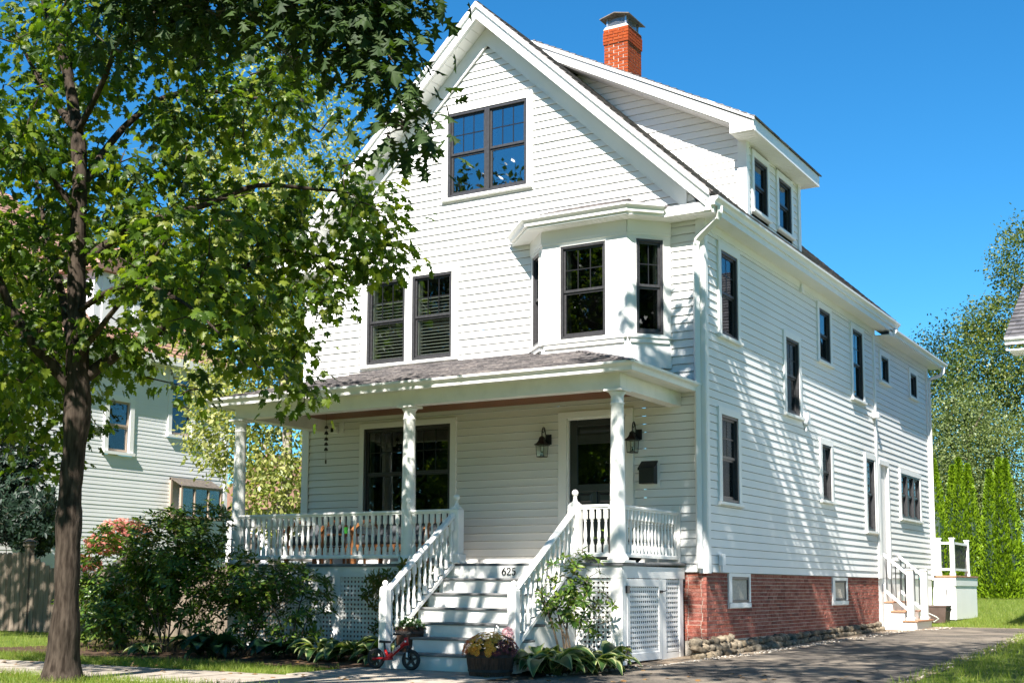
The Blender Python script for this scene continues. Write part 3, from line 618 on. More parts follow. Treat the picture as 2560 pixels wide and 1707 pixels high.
# fittings on the side wall
q = MB(); q.fbox(SIDE, .40, .52, .0, .06, 1.30, 1.46); q.fbox(SIDE, .43, .49, .02, .05, 1.22, 1.30); bevel(q.build('outlet_cover', 'white_plastic', house))
q = MB(); q.fbox(SIDE, 4.26, 4.36, .0, .09, 3.66, 3.86); q.fbox(SIDE, 4.29, 4.33, .01, .05, 3.56, 3.66); bevel(q.build('meter_box', 'white_plastic', house))
q = MB(); q.fbox(SIDE, 4.2, 4.3, .0, .05, 5.86, 6.0); bevel(q.build('vent_cover', 'white_plastic', house))
q = MB(); q.fbox(SIDE, 8.55, 8.68, .0, .12, 4.27, 4.37); bevel(q.build('flood_light', 'white_plastic', house))
# side door of the rear wing
q = MB(); q.fbox(SIDE, 8.97, 9.56, -.06, -.03, 1.2, 3.41); d_ = q.build('side_door', 'liner', house)
q = MB(); q.fbox(SIDE, 9.55, 9.64, -.03, .022, 1.2, 3.5); q.fbox(SIDE, 8.88, 9.64, -.03, .024, 3.41, 3.5); q.fbox(SIDE, 8.84, 8.97, -.03, .02, 1.2, 3.41); q.build('door_casing', 'trim', d_)
# ---------------------------------------------------------------- porch (part of the house)
PX0, PX1 = -6.75, -.30; PY = -1.99
dz = lambda y: 1.332+(y)*.0185
q = MB(); q.hexa([(PX0, PY, dz(PY)-.035), (PX1, PY, dz(PY)-.035), (PX1, -.002, dz(0)-.035), (PX0, -.002, dz(0)-.035), (PX0, PY, dz(PY)), (PX1, PY, dz(PY)), (PX1, -.002, dz(0)), (PX0, -.002, dz(0))]); pdk = bevel(q.build('porch_deck', 'deck_grey', house), .008)
for i in range(68):
    x = PX0+.06+i*.0935; q = MB(); q.hexa([(x, PY+.05, dz(PY+.05)+.001), (x+.09, PY+.05, dz(PY+.05)+.001), (x+.09, -.03, dz(-.03)+.001), (x, -.03, dz(-.03)+.001), (x, PY+.05, dz(PY+.05)+.006), (x+.09, PY+.05, dz(PY+.05)+.006), (x+.09, -.03, dz(-.03)+.006), (x, -.03, dz(-.03)+.006)]); q.build('floorboard', 'floor_bounce', pdk)  # pale boards added over the deck to bounce light up the wall
SX0, SX1 = -2.80, -.965       # stair sides
q = MB(); q.box(-6.73, SX0+.02, -1.965, -1.94, 1.115, 1.258); q.box(SX1-.02, -.325, -1.965, -1.94, 1.115, 1.258); q.box(-.345, -.318, -1.94, -.03, 1.115, 1.262); q.box(-6.73, -6.71, -1.94, -.03, 1.115, 1.262); q.build('porch_skirt', 'porch_paint', house)
for x0, x1 in ((-.48, -.322), (-4.78, -4.66), (-6.73, -6.6), (SX0-.06, SX0+.02), (SX1-.02, SX1+.05)):
    q = MB(); q.box(x0, x1, -1.96, -1.90, .0, 1.116); q.build('porch_post', 'porch_paint', house)
for y0, y1 in ((-1.90, -1.84), (-.79, -.64), (-.20, -.08)):
    q = MB(); q.box(-.36, -.321, y0, y1, .0, 1.116); q.build('porch_post', 'porch_paint', house)
slv = {}
def slat(parent, c, dims):
    k = tuple(round(x, 4) for x in dims)
    if k not in slv: q_ = MB(); q_.box(-k[0]/2, k[0]/2, -k[1]/2, k[1]/2, -k[2]/2, k[2]/2); slv[k] = q_.mesh('lattice_slat', 'porch_paint')
    return place('lattice_slat', slv[k], parent, c)
def lattice(nm, F, u0, u1, z0, z1, pitch=.0605, sw_=.033):
    fr = MB(); t_ = .035; fr.fbox(F, u0, u1, -.03, -.006, z0, z0+t_); p_ = fr.build(nm, 'porch_paint', house)
    n = max(2, round((u1-u0)/pitch)); al = abs(F.d[0]) > .5
    for i in range(n):
        u = u0+(i+.5)*(u1-u0)/n; c = F.p(u, -.022, (z0+z1)/2); slat(p_, c, (sw_, .007, z1-z0) if al else (.007, sw_, z1-z0))
    m2 = round((z1-z0)/pitch)
    for i in range(m2):
        z = z0+(i+.5)*(z1-z0)/m2; c = F.p((u0+u1)/2, -.0145, z); slat(p_, c, (u1-u0, .007, sw_) if al else (.007, u1-u0, sw_))
    return p_
LF = Fr((0, -1.945), (1, 0)); LS = Fr((-.325, 0), (0, 1))
lattice('lattice_panel', LF, -6.6, -4.78, .12, 1.116); lattice('lattice_panel', LF, -4.66, SX0-.06, .12, 1.116); lattice('lattice_panel', LF, SX1+.05, -.48, .15, 1.116)
lattice('lattice_panel', LS, -.64, -.2, .17, 1.116, .0635)
q = MB(); q.fbox(LS, -.79, -.08, -.03, .0, .02, .16); q.build('lattice_rail', 'porch_paint', house)
gate = lattice('lattice_gate', Fr((-.318, 0), (0, 1)), -1.75, -.885, .19, 1.01, .0635)
q = MB()
for a, b2, c, d in ((-1.835, -1.75, .095, 1.105), (-.885, -.80, .085, 1.105), (-1.75, -.885, 1.01, 1.105), (-1.75, -.885, .09, .19)): q.fbox(Fr((-.318, 0), (0, 1)), a, b2, -.028, .004, c, d)
bevel(q.build('gate_frame', 'porch_paint', gate), .004)
for zz in (.93, .2): q = MB(); q.fbox(LS, -1.875, -1.80, .004, .03, zz, zz+.09); q.build('hinge', 'black', gate)
q = MB(); q.fbox(LS, -.87, -.80, .008, .03, .93, .965); q.tube([(-.29, -.84, .95), (-.27, -.80, .955), (-.27, -.74, .965)], .007, 6); q.build('latch', 'black', gate)
# dark void under the porch so the lattice holes read dark
q = MB(); q.box(-6.5, -.6, -.02, .03, .05, 1.2); q.build('porch_back_wall', 'brick_wall', house)
q = MB(); q.box(-6.6, -.4, -1.9, -.03, .0, .1); q.build('porch_ground', 'soil', house)
# stairs
TZ = [.205, .385, .560, .736, .917, 1.105]       # tread heights, bottom to top
ysr = lambda k: -3.49+.25*k                       # riser plane under tread k
st = MB(); st.box(SX0+.03, SX1-.03, -3.2, -1.97, .0, .19); stair = st.build('porch_stairs', 'room', house)
for k in range(7):
    z1 = (TZ+[dz(PY)])[k]; z0 = 0 if k == 0 else TZ[k-1]; y = ysr(k)
    q = MB(); q.box(SX0+.01, SX1-.01, y, y+.02, z0-.0 if k == 0 else z0-.03, z1-.032); q.build('riser', 'porch_paint', stair)
    if k < 6: q = MB(); q.box(SX0-.0, SX1+.0, y-.028, y+.26, z1-.03, z1); bevel(q.build('tread', 'deck_grey', stair), .01)
for x0 in (SX0+.0, SX1-.03):
    poly = [(-3.47, 0)]
    for k in range(6): poly += [(ysr(k)+.004, TZ[k]-.03), (ysr(k+1)+.004, TZ[k]-.03)]
    poly += [(-1.98, 1.22), (-1.98, 0)]
    q = MB(); q.prism(poly, lambda p, t: (t, p[0], p[1]), x0, x0+.03); q.build('stringer', 'porch_paint', stair)
# house number 625 on the top riser
def digits(txt, x, y, z, size):
    c = bpy.data.curves.new('house_number', 'FONT'); c.body = txt; c.size = size; c.extrude = .006; c.align_x = 'LEFT'; c.space_character = 1.05
    o = bpy.data.objects.new('tmp', c); COL.objects.link(o); dg = bpy.context.evaluated_depsgraph_get(); me = bpy.data.meshes.new_from_object(o.evaluated_get(dg)); bpy.data.objects.remove(o)
    me.materials.clear(); me.materials.append(M['black']); return me
ox = -2.02
DG = {}
# serif digits drawn as strokes of varying width
def stroke(b_, pts, wd, y0, y1, ox_, oz_, s):
    P = [Vector((p[0]*s, p[1]*s)) for p in pts]; L_ = []; R_ = []
    for i, p in enumerate(P):
        d = (P[min(i+1, len(P)-1)]-P[max(i-1, 0)]).normalized(); n_ = Vector((-d.y, d.x)); w_ = wd[i]*s/2; L_.append(p+n_*w_); R_.append(p-n_*w_)
    n = len(P); vs = [(ox_+a.x, y0, oz_+a.y) for a in L_]+[(ox_+a.x, y0, oz_+a.y) for a in R_]+[(ox_+a.x, y1, oz_+a.y) for a in L_]+[(ox_+a.x, y1, oz_+a.y) for a in R_]
    fs = []
    for i in range(n-1): fs += [(i, i+1, n+i+1, n+i), (2*n+i, 3*n+i, 3*n+i+1, 2*n+i+1), (i, 2*n+i, 2*n+i+1, i+1), (n+i, n+i+1, 3*n+i+1, 3*n+i)]
    fs += [(0, n, 3*n, 2*n), (n-1, 3*n-1, 4*n-1, 2*n-1)]; b_.add(vs, fs)
arc = lambda cx, cy, rx, ry, a0, a1, n: [(cx+rx*math.cos(math.radians(a0+(a1-a0)*i/n)), cy+ry*math.sin(math.radians(a0+(a1-a0)*i/n))) for i in range(n+1)]
H = .098
def num(ch, x):
    b_ = MB(); a = lambda pts, wd: stroke(b_, pts, wd, -2.0, -1.988, x, 1.146, H)
    if ch == '6':
        e = arc(.3, .3, .24, .28, 0, 360, 24); a(e, [.08+.09*abs(math.cos(math.radians(15*i))) for i in range(25)])
        a([(.52, .97), (.38, .88), (.22, .72), (.1, .5), (.06, .3)], [.05, .09, .12, .15, .16])
    if ch == '2':
        c_ = arc(.29, .71, .23, .25, 160, -40, 14); a(c_+[(.32, .38), (.12, .16), (.04, .06)], [.1, .09, .08, .07, .07, .08, .1, .13, .16, .17, .16, .15, .14, .13, .12]+[.1, .08, .07])
        a([(.03, .055), (.3, .055), (.56, .055)], [.1, .12, .12]); a([(.55, .02), (.585, .12), (.60, .2)], [.08, .06, .03]); b_.fbox(Fr((x+.05*H, -2.0), (1, 0)), 0, .14*H, -.012, 0, 1.146+.7*H, 1.146+.82*H)
    if ch == '5':
        a([(.14, .93), (.35, .91), (.54, .93)], [.11, .11, .11]); a([(.16, .95), (.13, .75), (.11, .53)], [.06, .06, .06])
        a(arc(.26, .3, .26, .28, 125, -130, 16), [.06+.1*math.sin(math.pi*i/16) for i in range(17)]); b_.fbox(Fr((x+.03*H, -2.0), (1, 0)), 0, .13*H, -.012, 0, 1.146+.08*H, 1.146+.2*H)
    b_.build('house_number', 'black', stair)
for i, ch_ in enumerate('625'): num(ch_, -2.012+i*.072)
# balusters and rails
def bal_prof(h):
    s = [(0, .029), (.0, .031), (.19, .031), (.195, .027), (.205, .018), (.22, .024), (.24, .017), (.255, .022), (.27, .014), (.30, .017), (.37, .023), (.45, .022), (.6, .015), (.70, .0125), (.72, .02), (.735, .014), (.75, .02), (.765, .022), (.785, .031), (1., .031), (1., .029)]
    return [(r*(1.35 if (r >= .029) else 1), z*h) for z, r in s]
def baluster_mesh(h):
    q_ = MB(); n = 8; vs = []
    pr = bal_prof(h)
    for r, z in pr:
        for j in range(n):
            w_ = 2*math.pi*(j+.5)/n
            if r > .035:
                cx_, cy_ = math.cos(w_), math.sin(w_); k = .0295/max(abs(cx_), abs(cy_)); vs.append((cx_*k, cy_*k, z))
            else: vs.append((r*math.cos(w_), r*math.sin(w_), z))
    m_ = len(pr); q_.add(vs, [(i*n+j, i*n+(j+1) % n, (i+1)*n+(j+1) % n, (i+1)*n+j) for i in range(m_-1) for j in range(n)]); return q_.mesh('baluster', 'porch_paint')
BM = baluster_mesh(.545); BMs = baluster_mesh(.53)
def railing(A_, B_, nm='porch_railing', z0=1.375, z1=2.022, n=None, edge=.07):
    F = Fr(A_, (B_[0]-A_[0], B_[1]-A_[1])); L_ = math.hypot(B_[0]-A_[0], B_[1]-A_[1]); q_ = MB()
    q_.prism([(-.045, z1-.03), (-.045, z1-.008), (-.03, z1), (.03, z1), (.045, z1-.008), (.045, z1-.03), (.03, z1-.036), (.03, z1-.055), (-.03, z1-.055), (-.03, z1-.036)], lambda p, t: F.p(t, p[0], p[1]), 0, L_); hr = q_; q_ = MB()
    q_.prism([(-.04, z0), (-.04, z0+.035), (-.025, z0+.05), (.025, z0+.05), (.04, z0+.035), (.04, z0)], lambda p, t: F.p(t, p[0], p[1]), 0, L_)
    r_ = q_.build(nm, 'porch_paint', house); hr.build('handrail', 'porch_paint', r_); n = n or round(L_/.103)
    for i in range(n):
        c = F.p((i+.5)*L_/n, 0, z0+.046); place('baluster', BM, r_, c, (0, 0, F.ang()))
    return r_
CXS = (-6.685, -3.60, -.44); RY = -1.89
railing((CXS[0]+.09, RY), (CXS[1]-.09, RY), n=28); railing((CXS[1]+.09, RY), (-2.83, RY)); railing((-.91, RY), (CXS[2]-.09, RY), n=4)
railing((CXS[2], -1.74), (CXS[2], -.02), n=16); railing((CXS[0], -.02), (CXS[0], -1.74), n=16)
q = MB(); q.box(-.50, -.38, -.03, -.0, 1.33, 2.1); q.build('rail_block', 'porch_paint', house)
# newel posts
def newel(x, y, z0, ztop, w, nm='newel_post'):
    q_ = MB(); h = w/2; q_.box(x-h*1.3, x+h*1.3, y-h*1.3, y+h*1.3, z0, z0+.13); q_.box(x-h*1.45, x+h*1.45, y-h*1.45, y+h*1.45, z0, z0+.03)
    zb = ztop-.20 if w > .13 else ztop-.105
    q_.prism([(x-h, y-h), (x+h, y-h), (x+h, y+h), (x-h, y+h)], lambda p, t: (p[0], p[1], t), z0+.12, zb)
    q_.hexa([(x-h, y-h, zb), (x+h, y-h, zb), (x+h, y+h, zb), (x-h, y+h, zb), (x-h*.7, y-h*.7, zb+.03), (x+h*.7, y-h*.7, zb+.03), (x+h*.7, y+h*.7, zb+.03), (x-h*.7, y+h*.7, zb+.03)])
    o = bevel(q_.build(nm, 'porch_paint', house), .012, 2); r = .043 if w > .13 else .037; q_ = MB()
    pr = [(w*.42, zb+.02-ztop), (w*.40, zb+.035-ztop), (.03, zb+.055-ztop), (.022, -2*r-.012), (.028, -2*r-.002)] if w > .13 else [(w*.40, zb+.025-ztop), (w*.36, zb+.035-ztop), (.022, -2*r-.004)]
    pr += [(max(.004, r*math.sin(math.pi*i/8)), -r-r*math.cos(math.pi*i/8)) for i in range(1, 9)]
    q_.lathe(pr, 14, (x, y, ztop)); q_.build('finial', 'porch_paint', o, smooth=True); return o
newel(-2.755, -1.93, dz(-1.93), 2.212, .146); newel(-.985, -1.93, dz(-1.93), 2.215, .146)
newel(-2.785, -3.47, .0, 1.068, .112); newel(-.985, -3.45, .0, 1.07, .112)
for x in (-2.77, -.985):
    ya, za, yb, zb = -1.96, 1.955, -3.44, .945; L_ = math.hypot(yb-ya, zb-za); q = MB()
    q.prism([(-.04, -.02), (-.045, .005), (-.03, .028), (.03, .028), (.045, .005), (.04, -.02), (.025, -.035), (-.025, -.035)], lambda p, t: (x+p[0], ya+(yb-ya)*t, za+(zb-za)*t+p[1]*1.2), 0, 1); hr = q; q = MB()
    q.prism([(-.035, -.03), (-.035, .015), (.035, .015), (.035, -.03)], lambda p, t: (x+p[0], ya+(yb-ya)*t, za-.63+(zb-za)*t+p[1]*1.2), 0, 1)
    r_ = q.build('stair_railing', 'porch_paint', house); hr.build('handrail', 'porch_paint', r_)
    for i in range(12):
        t = (i+.6)/12.2; place('baluster', BMs, r_, (x, ya+(yb-ya)*t, za-.62+(zb-za)*t+.03), None, (1, 1, 1.02))
# columns
for x in CXS:
    y = -1.835; q = MB(); zb = dz(y); q.box(x-.165, x+.165, y-.165, y+.165, zb, zb+.032)
    o = bevel(q.build('porch_column', 'porch_paint', house), .004)
    H_ = 3.462-zb
    pr = [(.125, .03), (.135, .045), (.135, .065), (.122, .075), (.118, .085), (.112, .1), (.1, .115)]
    pr += [(.1-.020*((k/10)**1.6), .12+k*(H_-.32)/10) for k in range(11)]
    pr += [(.088, H_-.19), (.09, H_-.185), (.09, H_-.175), (.081, H_-.17), (.081, H_-.09), (.09, H_-.07), (.105, H_-.05), (.11, H_-.035)]
    q = MB(); q.lathe(pr, 28, (x, y, zb)); sh = q.build('shaft', 'porch_paint', o, smooth=True)
    q = MB(); q.box(x-.13, x+.13, y-.13, y+.13, 3.43, 3.462); bevel(q.build('capital', 'porch_paint', o), .005)
# beams, ceiling, soffit, roof of the porch
BZ0, BZ1 = 3.462, 3.69
q = MB(); q.box(-6.715, -.352, -1.93, -1.745, BZ0, BZ1); q.box(-.537, -.352, -1.745, -.0, BZ0, BZ1); q.box(-6.715, -6.53, -1.745, 0, BZ0, BZ1); bevel(q.build('porch_beam', 'porch_paint', house), .004)
q = MB(); q.box(-6.53, -.537, -1.745, -.0, 3.665, 3.68); pc = q.build('porch_ceiling', 'ceil_wood', house)
for i in range(20): q = MB(); q.box(-6.53, -.537, -1.74+i*.087, -1.74+i*.087+.083, 3.655, 3.665); q.build('ceiling_board', 'ceil_wood', pc)
q = MB(); q.box(-7.0, -.14, -2.09, -1.93, 3.655, 3.667); q.box(-.352, -.14, -1.93, 0, 3.655, 3.667); q.box(-7.0, -6.715, -1.93, 0, 3.655, 3.667); ps = q.build('porch_soffit', 'porch_paint', house)
pm = MB(); pm.box(-.1, .1, -.03, .03, -.005, 0); pm = pm.mesh('soffit_panel', 'porch_paint')
for i in range(30): place('soffit_panel', pm, ps, (-.247, -1.9+i*.0635, 3.654))
q = MB(); q.box(-7.0, -.14, -2.11, -2.09, 3.64, 3.745); q.box(-.16, -.14, -2.09, 0, 3.64, 3.745); q.box(-7.0, -6.98, -2.09, 0, 3.64, 3.745); q.build('porch_fascia', 'porch_paint', house)
gutter([(-7.0, -.02), (-7.0, -2.09), (-.15, -2.09), (-.15, -.03)], 3.757, 'porch_paint')
er, el, ey, ez, wz, ra, la = -.10, -7.05, -2.14, 3.745, 4.40, -2.066, -5.07
q = MB(); q.add([(el, ey, ez), (er, ey, ez), (er, 0, ez), (el, 0, ez), (la, -.001, wz), (ra, -.001, wz), (er, ey, ez-.02), (el, ey, ez-.02), (er, 0, ez-.02), (el, 0, ez-.02)], [(0, 1, 5, 4), (1, 2, 5), (3, 0, 4), (0, 7, 6, 1), (1, 6, 8, 2)]); pr_ = q.build('porch_roof', 'shingle', house)
Ls = math.hypot(2.14, .655); wtop = (el-la)
shingle_field((el, ey-.01, ez+.004), (1, 0, 0), (0, 2.14, .655), er-el, Ls, pr_, ex=.135, tab=.26, clip=lambda v: ((la-el)*v/Ls, (er-el)-(er-ra)*v/Ls), thk=.014)
Lr = math.hypot(er-ra, .655)
shingle_field((er+.01, ey, ez+.004), (0, 1, 0), (ra-er, 0, .655), 2.14, Lr, pr_, ex=.135, tab=.26, clip=lambda v: (2.14*v/Lr, 2.13))
Hp = MB(); n_ = 16
for i in range(n_):
    a, b2 = i/n_, (i+1.25)/n_
    P_ = lambda t: Vector((er+(ra-er)*t, ey+(0-ey)*t, ez+(wz-ez)*t+.02)); A_, B_ = P_(a), P_(min(1, b2)); s_ = Vector((.09, 0, -.02)); s2 = Vector((-.02, -.10, -.02))
    Hp.hexa([A_+s_, A_+s2, B_+s2, B_+s_, A_+s_*.2+Vector((0, 0, .022)), A_+s2*.2+Vector((0, 0, .022)), B_+s2*.2+Vector((0, 0, .01)), B_+s_*.2+Vector((0, 0, .01))])
Hp.build('hip_cap', 'shingle', pr_)
# ---- front door
q = MB(); q.fbox(FRONT, -2.256, -2.125, -.05, .024, 1.33, 3.405); q.fbox(FRONT, -1.185, -1.07, -.05, .024, 1.33, 3.405); q.fbox(FRONT, -2.256, -1.07, -.05, .026, 3.405, 3.50); q.fbox(FRONT, -2.125, -2.098, -.09, -.0, 1.33, 3.405); q.fbox(FRONT, -1.212, -1.185, -.09, 0, 1.33, 3.405); q.fbox(FRONT, -2.125, -1.185, -.09, 0, 3.38, 3.405)
door = bevel(q.build('front_door', 'trim', house), .004)
D0, D1 = -2.096, -1.214; q = MB()
def dr_(a, b2, c, d): q.fbox(FRONT, a, b2, -.085, -.04, c, d)
dr_(D0, D0+.12, 1.35, 3.38); dr_(D1-.12, D1, 1.35, 3.38); dr_(D0+.12, D1-.12, 3.29, 3.38); dr_(D0+.12, D1-.12, 3.03, 3.165); dr_(D0+.12, D1-.12, 2.345, 2.455); dr_(D0+.12, D1-.12, 2.06, 2.165); dr_(D0+.12, D1-.12, 1.35, 1.52); dr_(-1.735, -1.665, 1.52, 2.345)
bevel(q.build('door_slab', 'door_paint', door), .008)
for a, b2, c, d in ((D0+.12, D1-.12, 3.165, 3.29), (D0+.12, -1.735, 2.165, 2.345), (-1.665, D1-.12, 2.165, 2.345), (D0+.12, -1.735, 1.52, 2.06), (-1.665, D1-.12, 1.52, 2.06)):
    q = MB(); q.fbox(FRONT, a, b2, -.075, -.066, c, d); q.hexa([FRONT.p(a+.02, -.067, c+.02), FRONT.p(b2-.02, -.067, c+.02), FRONT.p(b2-.02, -.067, d-.02), FRONT.p(a+.02, -.067, d-.02), FRONT.p(a+.05, -.052, c+.05), FRONT.p(b2-.05, -.052, c+.05), FRONT.p(b2-.05, -.052, d-.05), FRONT.p(a+.05, -.052, d-.05)]); q.build('door_panel', 'door_paint', door)
q = MB(); q.fbox(FRONT, D0+.12, D1-.12, -.068, -.063, 2.455, 3.03); q.build('door_glass', 'glass', door)
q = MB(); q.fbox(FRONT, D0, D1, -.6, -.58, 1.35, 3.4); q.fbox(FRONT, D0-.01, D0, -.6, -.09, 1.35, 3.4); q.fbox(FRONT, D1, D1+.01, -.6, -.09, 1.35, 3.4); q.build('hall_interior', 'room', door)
q = MB(); q.lathe([(.012, 0), (.012, .03), (.028, .045), (.03, .06), (.02, .075)], 12, (0, 0, 0)); me = q.mesh('door_knob', 'brass', smooth=True); place('door_knob', me, door, (-1.27, .04, 2.26), (math.pi/2, 0, 0))
q = MB(); q.lathe([(.026, 0), (.026, .012), (.012, .014)], 14); me = q.mesh('doorbell', 'bronze'); db = place('doorbell', me, house, (-1.11, .0, 2.30), (math.pi/2, 0, 0))
q = MB(); q.lathe([(.011, .0), (.011, .016), (.006, .018)], 12); place('doorbell_button', q.mesh('doorbell_button', 'white_plastic'), house, (-1.11, .0, 2.30), (math.pi/2, 0, 0))
# ---- wall lanterns
def lantern(x, z, label):
    """x, z = foot of the lantern cage on the wall; hangs out from the boards"""
    y = -.14; t_ = thing('wall_lantern', label, 'wall lamp', (x, y, z), 'lanterns on either side of the front door')
    q_ = MB(); q_.box(x-.012, x+.085, -.022, -.003, z+.19, z+.335); q_.box(x+.0, x+.075, -.035, -.022, z+.2, z+.325); bevel(q_.build('back_plate', 'black', t_), .004)
    q_ = MB(); w = .066; w2 = .056
    for a, b_ in ((-1, -1), (1, -1), (1, 1), (-1, 1)): q_.tube([(x+a*w2, y+b_*w2, z), (x+a*w, y+b_*w, z+.175)], .0045, 4)
    for zz, ww in ((z+.004, w2), (z+.172, w)):
        for a, b_, c, d in ((-1, -1, 1, -1), (1, -1, 1, 1), (1, 1, -1, 1), (-1, 1, -1, -1)): q_.tube([(x+a*ww, y+b_*ww, zz), (x+c*ww, y+d*ww, zz)], .0055, 4)
    q_.box(x-w2, x+w2, y-w2, y+w2, z-.004, z+.002); q_.build('cage', 'black', t_)
    g_ = MB()
    for a, b_, c, d in ((-1, -1, 1, -1), (1, -1, 1, 1), (-1, -1, -1, 1), (-1, 1, 1, 1)): g_.add([(x+a*w2, y+b_*w2, z), (x+c*w2, y+d*w2, z), (x+c*w, y+d*w, z+.173), (x+a*w, y+b_*w, z+.173)], [(0, 1, 2, 3)])
    g_.build('lantern_glass', 'glass_clear', t_)
    q_ = MB(); q_.lathe([(.118, .17), (.12, .178), (.085, .2), (.062, .225), (.048, .255), (.042, .285), (.03, .29), (.022, .30), (.012, .305)], 4, (x, y, z)); q_.build('lantern_roof', 'black', t_)
    q_ = MB(); pts = [(x, y, z+.30), (x, y, z+.345)]+[(x+.0, y+.05-.05*math.cos(a), z+.345+.09*math.sin(a)) for a in [math.pi*i/10 for i in range(1, 11)]]+[(x+.02, y+.11, z+.31), (x+.03, -.03, z+.27)]
    q_.tube(pts, .008, 6); q_.tube([(x, y+.04+.026*math.cos(a), z+.385+.026*math.sin(a)) for a in [2*math.pi*i/12 for i in range(13)]], .006, 5); q_.build('scroll_arm', 'black', t_)
    q_ = MB(); q_.lathe([(.03, .02), (.03, .03), (.012, .035), (.012, .075), (.02, .08)], 10, (x, y, z)); q_.build('socket', 'black', t_)
    q_ = MB(); q_.lathe([(.009, .08), (.009, .13), (.003, .15)], 8, (x, y, z)); q_.build('candle_bulb', 'liner', t_)
lantern(-2.455, 2.855, 'black wall lantern between the porch windows and the front door')
lantern(-1.025, 2.848, 'black wall lantern above the mailbox beside the front door')
mb = thing('mailbox', 'black sloped-lid mailbox on the wall beside the front door', 'mailbox', (-.83, -.06, 2.4))
q = MB(); q.prism([(-.12, 2.415), (-.12, 2.63), (-.004, 2.72), (-.004, 2.415)], lambda p, t: (t, p[0], p[1]), -.945, -.715); bevel(q.build('body', 'black', mb), .006)
q = MB(); q.prism([(-.135, 2.60), (-.135, 2.635), (-.002, 2.74), (-.002, 2.715)], lambda p, t: (t, p[0], p[1]), -.955, -.705); bevel(q.build('lid', 'black', mb), .004)
q = MB(); q.fbox(FRONT, -.985, -.675, -.0, .004, 2.37, 2.77); q.build('mailbox_board', 'trim', house)
sc_ = thing('security_camera', 'white security camera on the porch wall under the ceiling', 'camera', (-6.32, 0, 3.5))
q = MB(); q.box(-6.24, -6.16, -.03, 0, 3.42, 3.6); bevel(q.build('mount', 'white_plastic', sc_)); q = MB(); q.box(-6.37, -6.25, -.09, -.02, 3.42, 3.53); bevel(q.build('body', 'white_plastic', sc_), .01); q = MB(); q.box(-6.355, -6.305, -.10, -.09, 3.44, 3.51); q.build('lens', 'black', sc_)
wc = thing('wind_chime', 'dark hanging chime of small bells on a cord under the porch ceiling', 'wind chime', (-5.8, -.9, 3.66))
q = MB(); q.tube([(-5.8, -.9, 3.66), (-5.8, -.9, 2.86)], .003, 4); q.build('cord', 'stem', wc)
bl = MB(); bl.lathe([(.034, -.02), (.028, .0), (.018, .022), (.005, .028)], 10); blm = bl.mesh('bell', 'hoop', smooth=True)
for zz in (3.40, 3.31, 3.22, 3.14, 3.06): place('bell', blm, wc, (-5.8, -.9, zz))
q = MB(); q.box(-5.815, -5.785, -.902, -.898, 2.84, 2.9); q.build('wind_catcher', 'stem', wc)
# ---- porch furniture
def sofa(x0, x1, y0, label, nm, cat, seats):
    zb = dz(y0); t_ = thing(nm, label, cat, ((x0+x1)/2, y0, zb)); yb = y0+.72
    for x in (x0, x1-.05):
        for y in (y0, yb-.05): q_ = MB(); q_.box(x, x+.05, y, y+.05, zb, zb+(.33 if y > y0 else .52)); q_.build('leg', 'stain_wood', t_)
        q_ = MB(); q_.tube([(x+.025, yb+.02, zb+.50), (x+.025, y0+.5, zb+.66), (x+.025, y0+.25, zb+.64), (x+.025, y0+.05, zb+.55), (x+.025, y0-.03, zb+.48)], .032, 6); q_.build('armrest', 'stain_wood', t_)
    q_ = MB(); q_.box(x0, x1, y0+.02, y0+.06, zb+.2, zb+.29); q_.box(x0, x1, yb-.06, yb-.02, zb+.2, zb+.29); q_.build('seat_rail', 'stain_wood', t_)
    n = 14
    crest = MB(); crest.tube([(x0+.03+(x1-x0-.06)*i/n, yb+.03, zb+.52+.28*math.sin(math.pi*i/n)**.6) for i in range(n+1)], .028, 6); crest.build('back_rail', 'stain_wood', t_)
    w = (x1-x0-.12)/seats
    for i in range(seats):
        a = x0+.06+i*w; q_ = MB(); q_.box(a+.01, a+w-.01, y0+.03, yb-.12, zb+.29, zb+.43); bevel(q_.build('seat_cushion', 'cushion', t_), .04, 3)
        q_ = MB(); q_.hexa([(a+.01, yb-.24, zb+.43), (a+w-.01, yb-.24, zb+.43), (a+w-.01, yb-.08, zb+.43), (a+.01, yb-.08, zb+.43), (a+.01, yb-.12, zb+.80), (a+w-.01, yb-.12, zb+.80), (a+w-.01, yb+.02, zb+.78), (a+.01, yb+.02, zb+.78)]); bevel(q_.build('back_cushion', 'cushion', t_), .04, 3)
sofa(-5.2, -3.85, -1.0, 'wooden porch sofa with dark grey cushions behind the white railing', 'porch_sofa', 'sofa', 2)
sofa(-6.45, -5.72, -1.05, 'wooden porch armchair with grey cushion beside the sofa', 'porch_armchair', 'armchair', 1)
t_ = thing('side_table', 'low dark wooden side table between the porch armchair and sofa', 'table', (-5.42, -.8, dz(-.8)))
q = MB(); q.box(-5.66, -5.18, -1.0, -.6, 1.74, 1.77); q.build('table_top', 'stain_wood', t_)
for x in (-5.63, -5.24):
    for y in (-.97, -.66): q = MB(); q.box(x, x+.03, y, y+.03, dz(y), 1.74); q.build('leg', 'stain_wood', t_)
q = MB(); q.lathe([(.032, 0), (.036, .1), (.033, .1), (.03, .006)], 12, (-5.42, -.85, 1.77)); tag(q.build('drinking_glass', 'green_glass', None, (-5.42, -.85, 1.77)), 'small green tumbler standing on the porch side table', 'glass')
pt = thing('potted_plant', 'dark round pot with a low leafy plant behind the side porch railing', 'plant', (-.86, -.75, dz(-.75)))
q = MB(); q.lathe([(.17, 0), (.22, .05), (.24, .3), (.25, .34), (.22, .34), (.2, .3)], 18, (-.86, -.75, dz(-.75))); q.build('pot', 'black', pt, smooth=True)
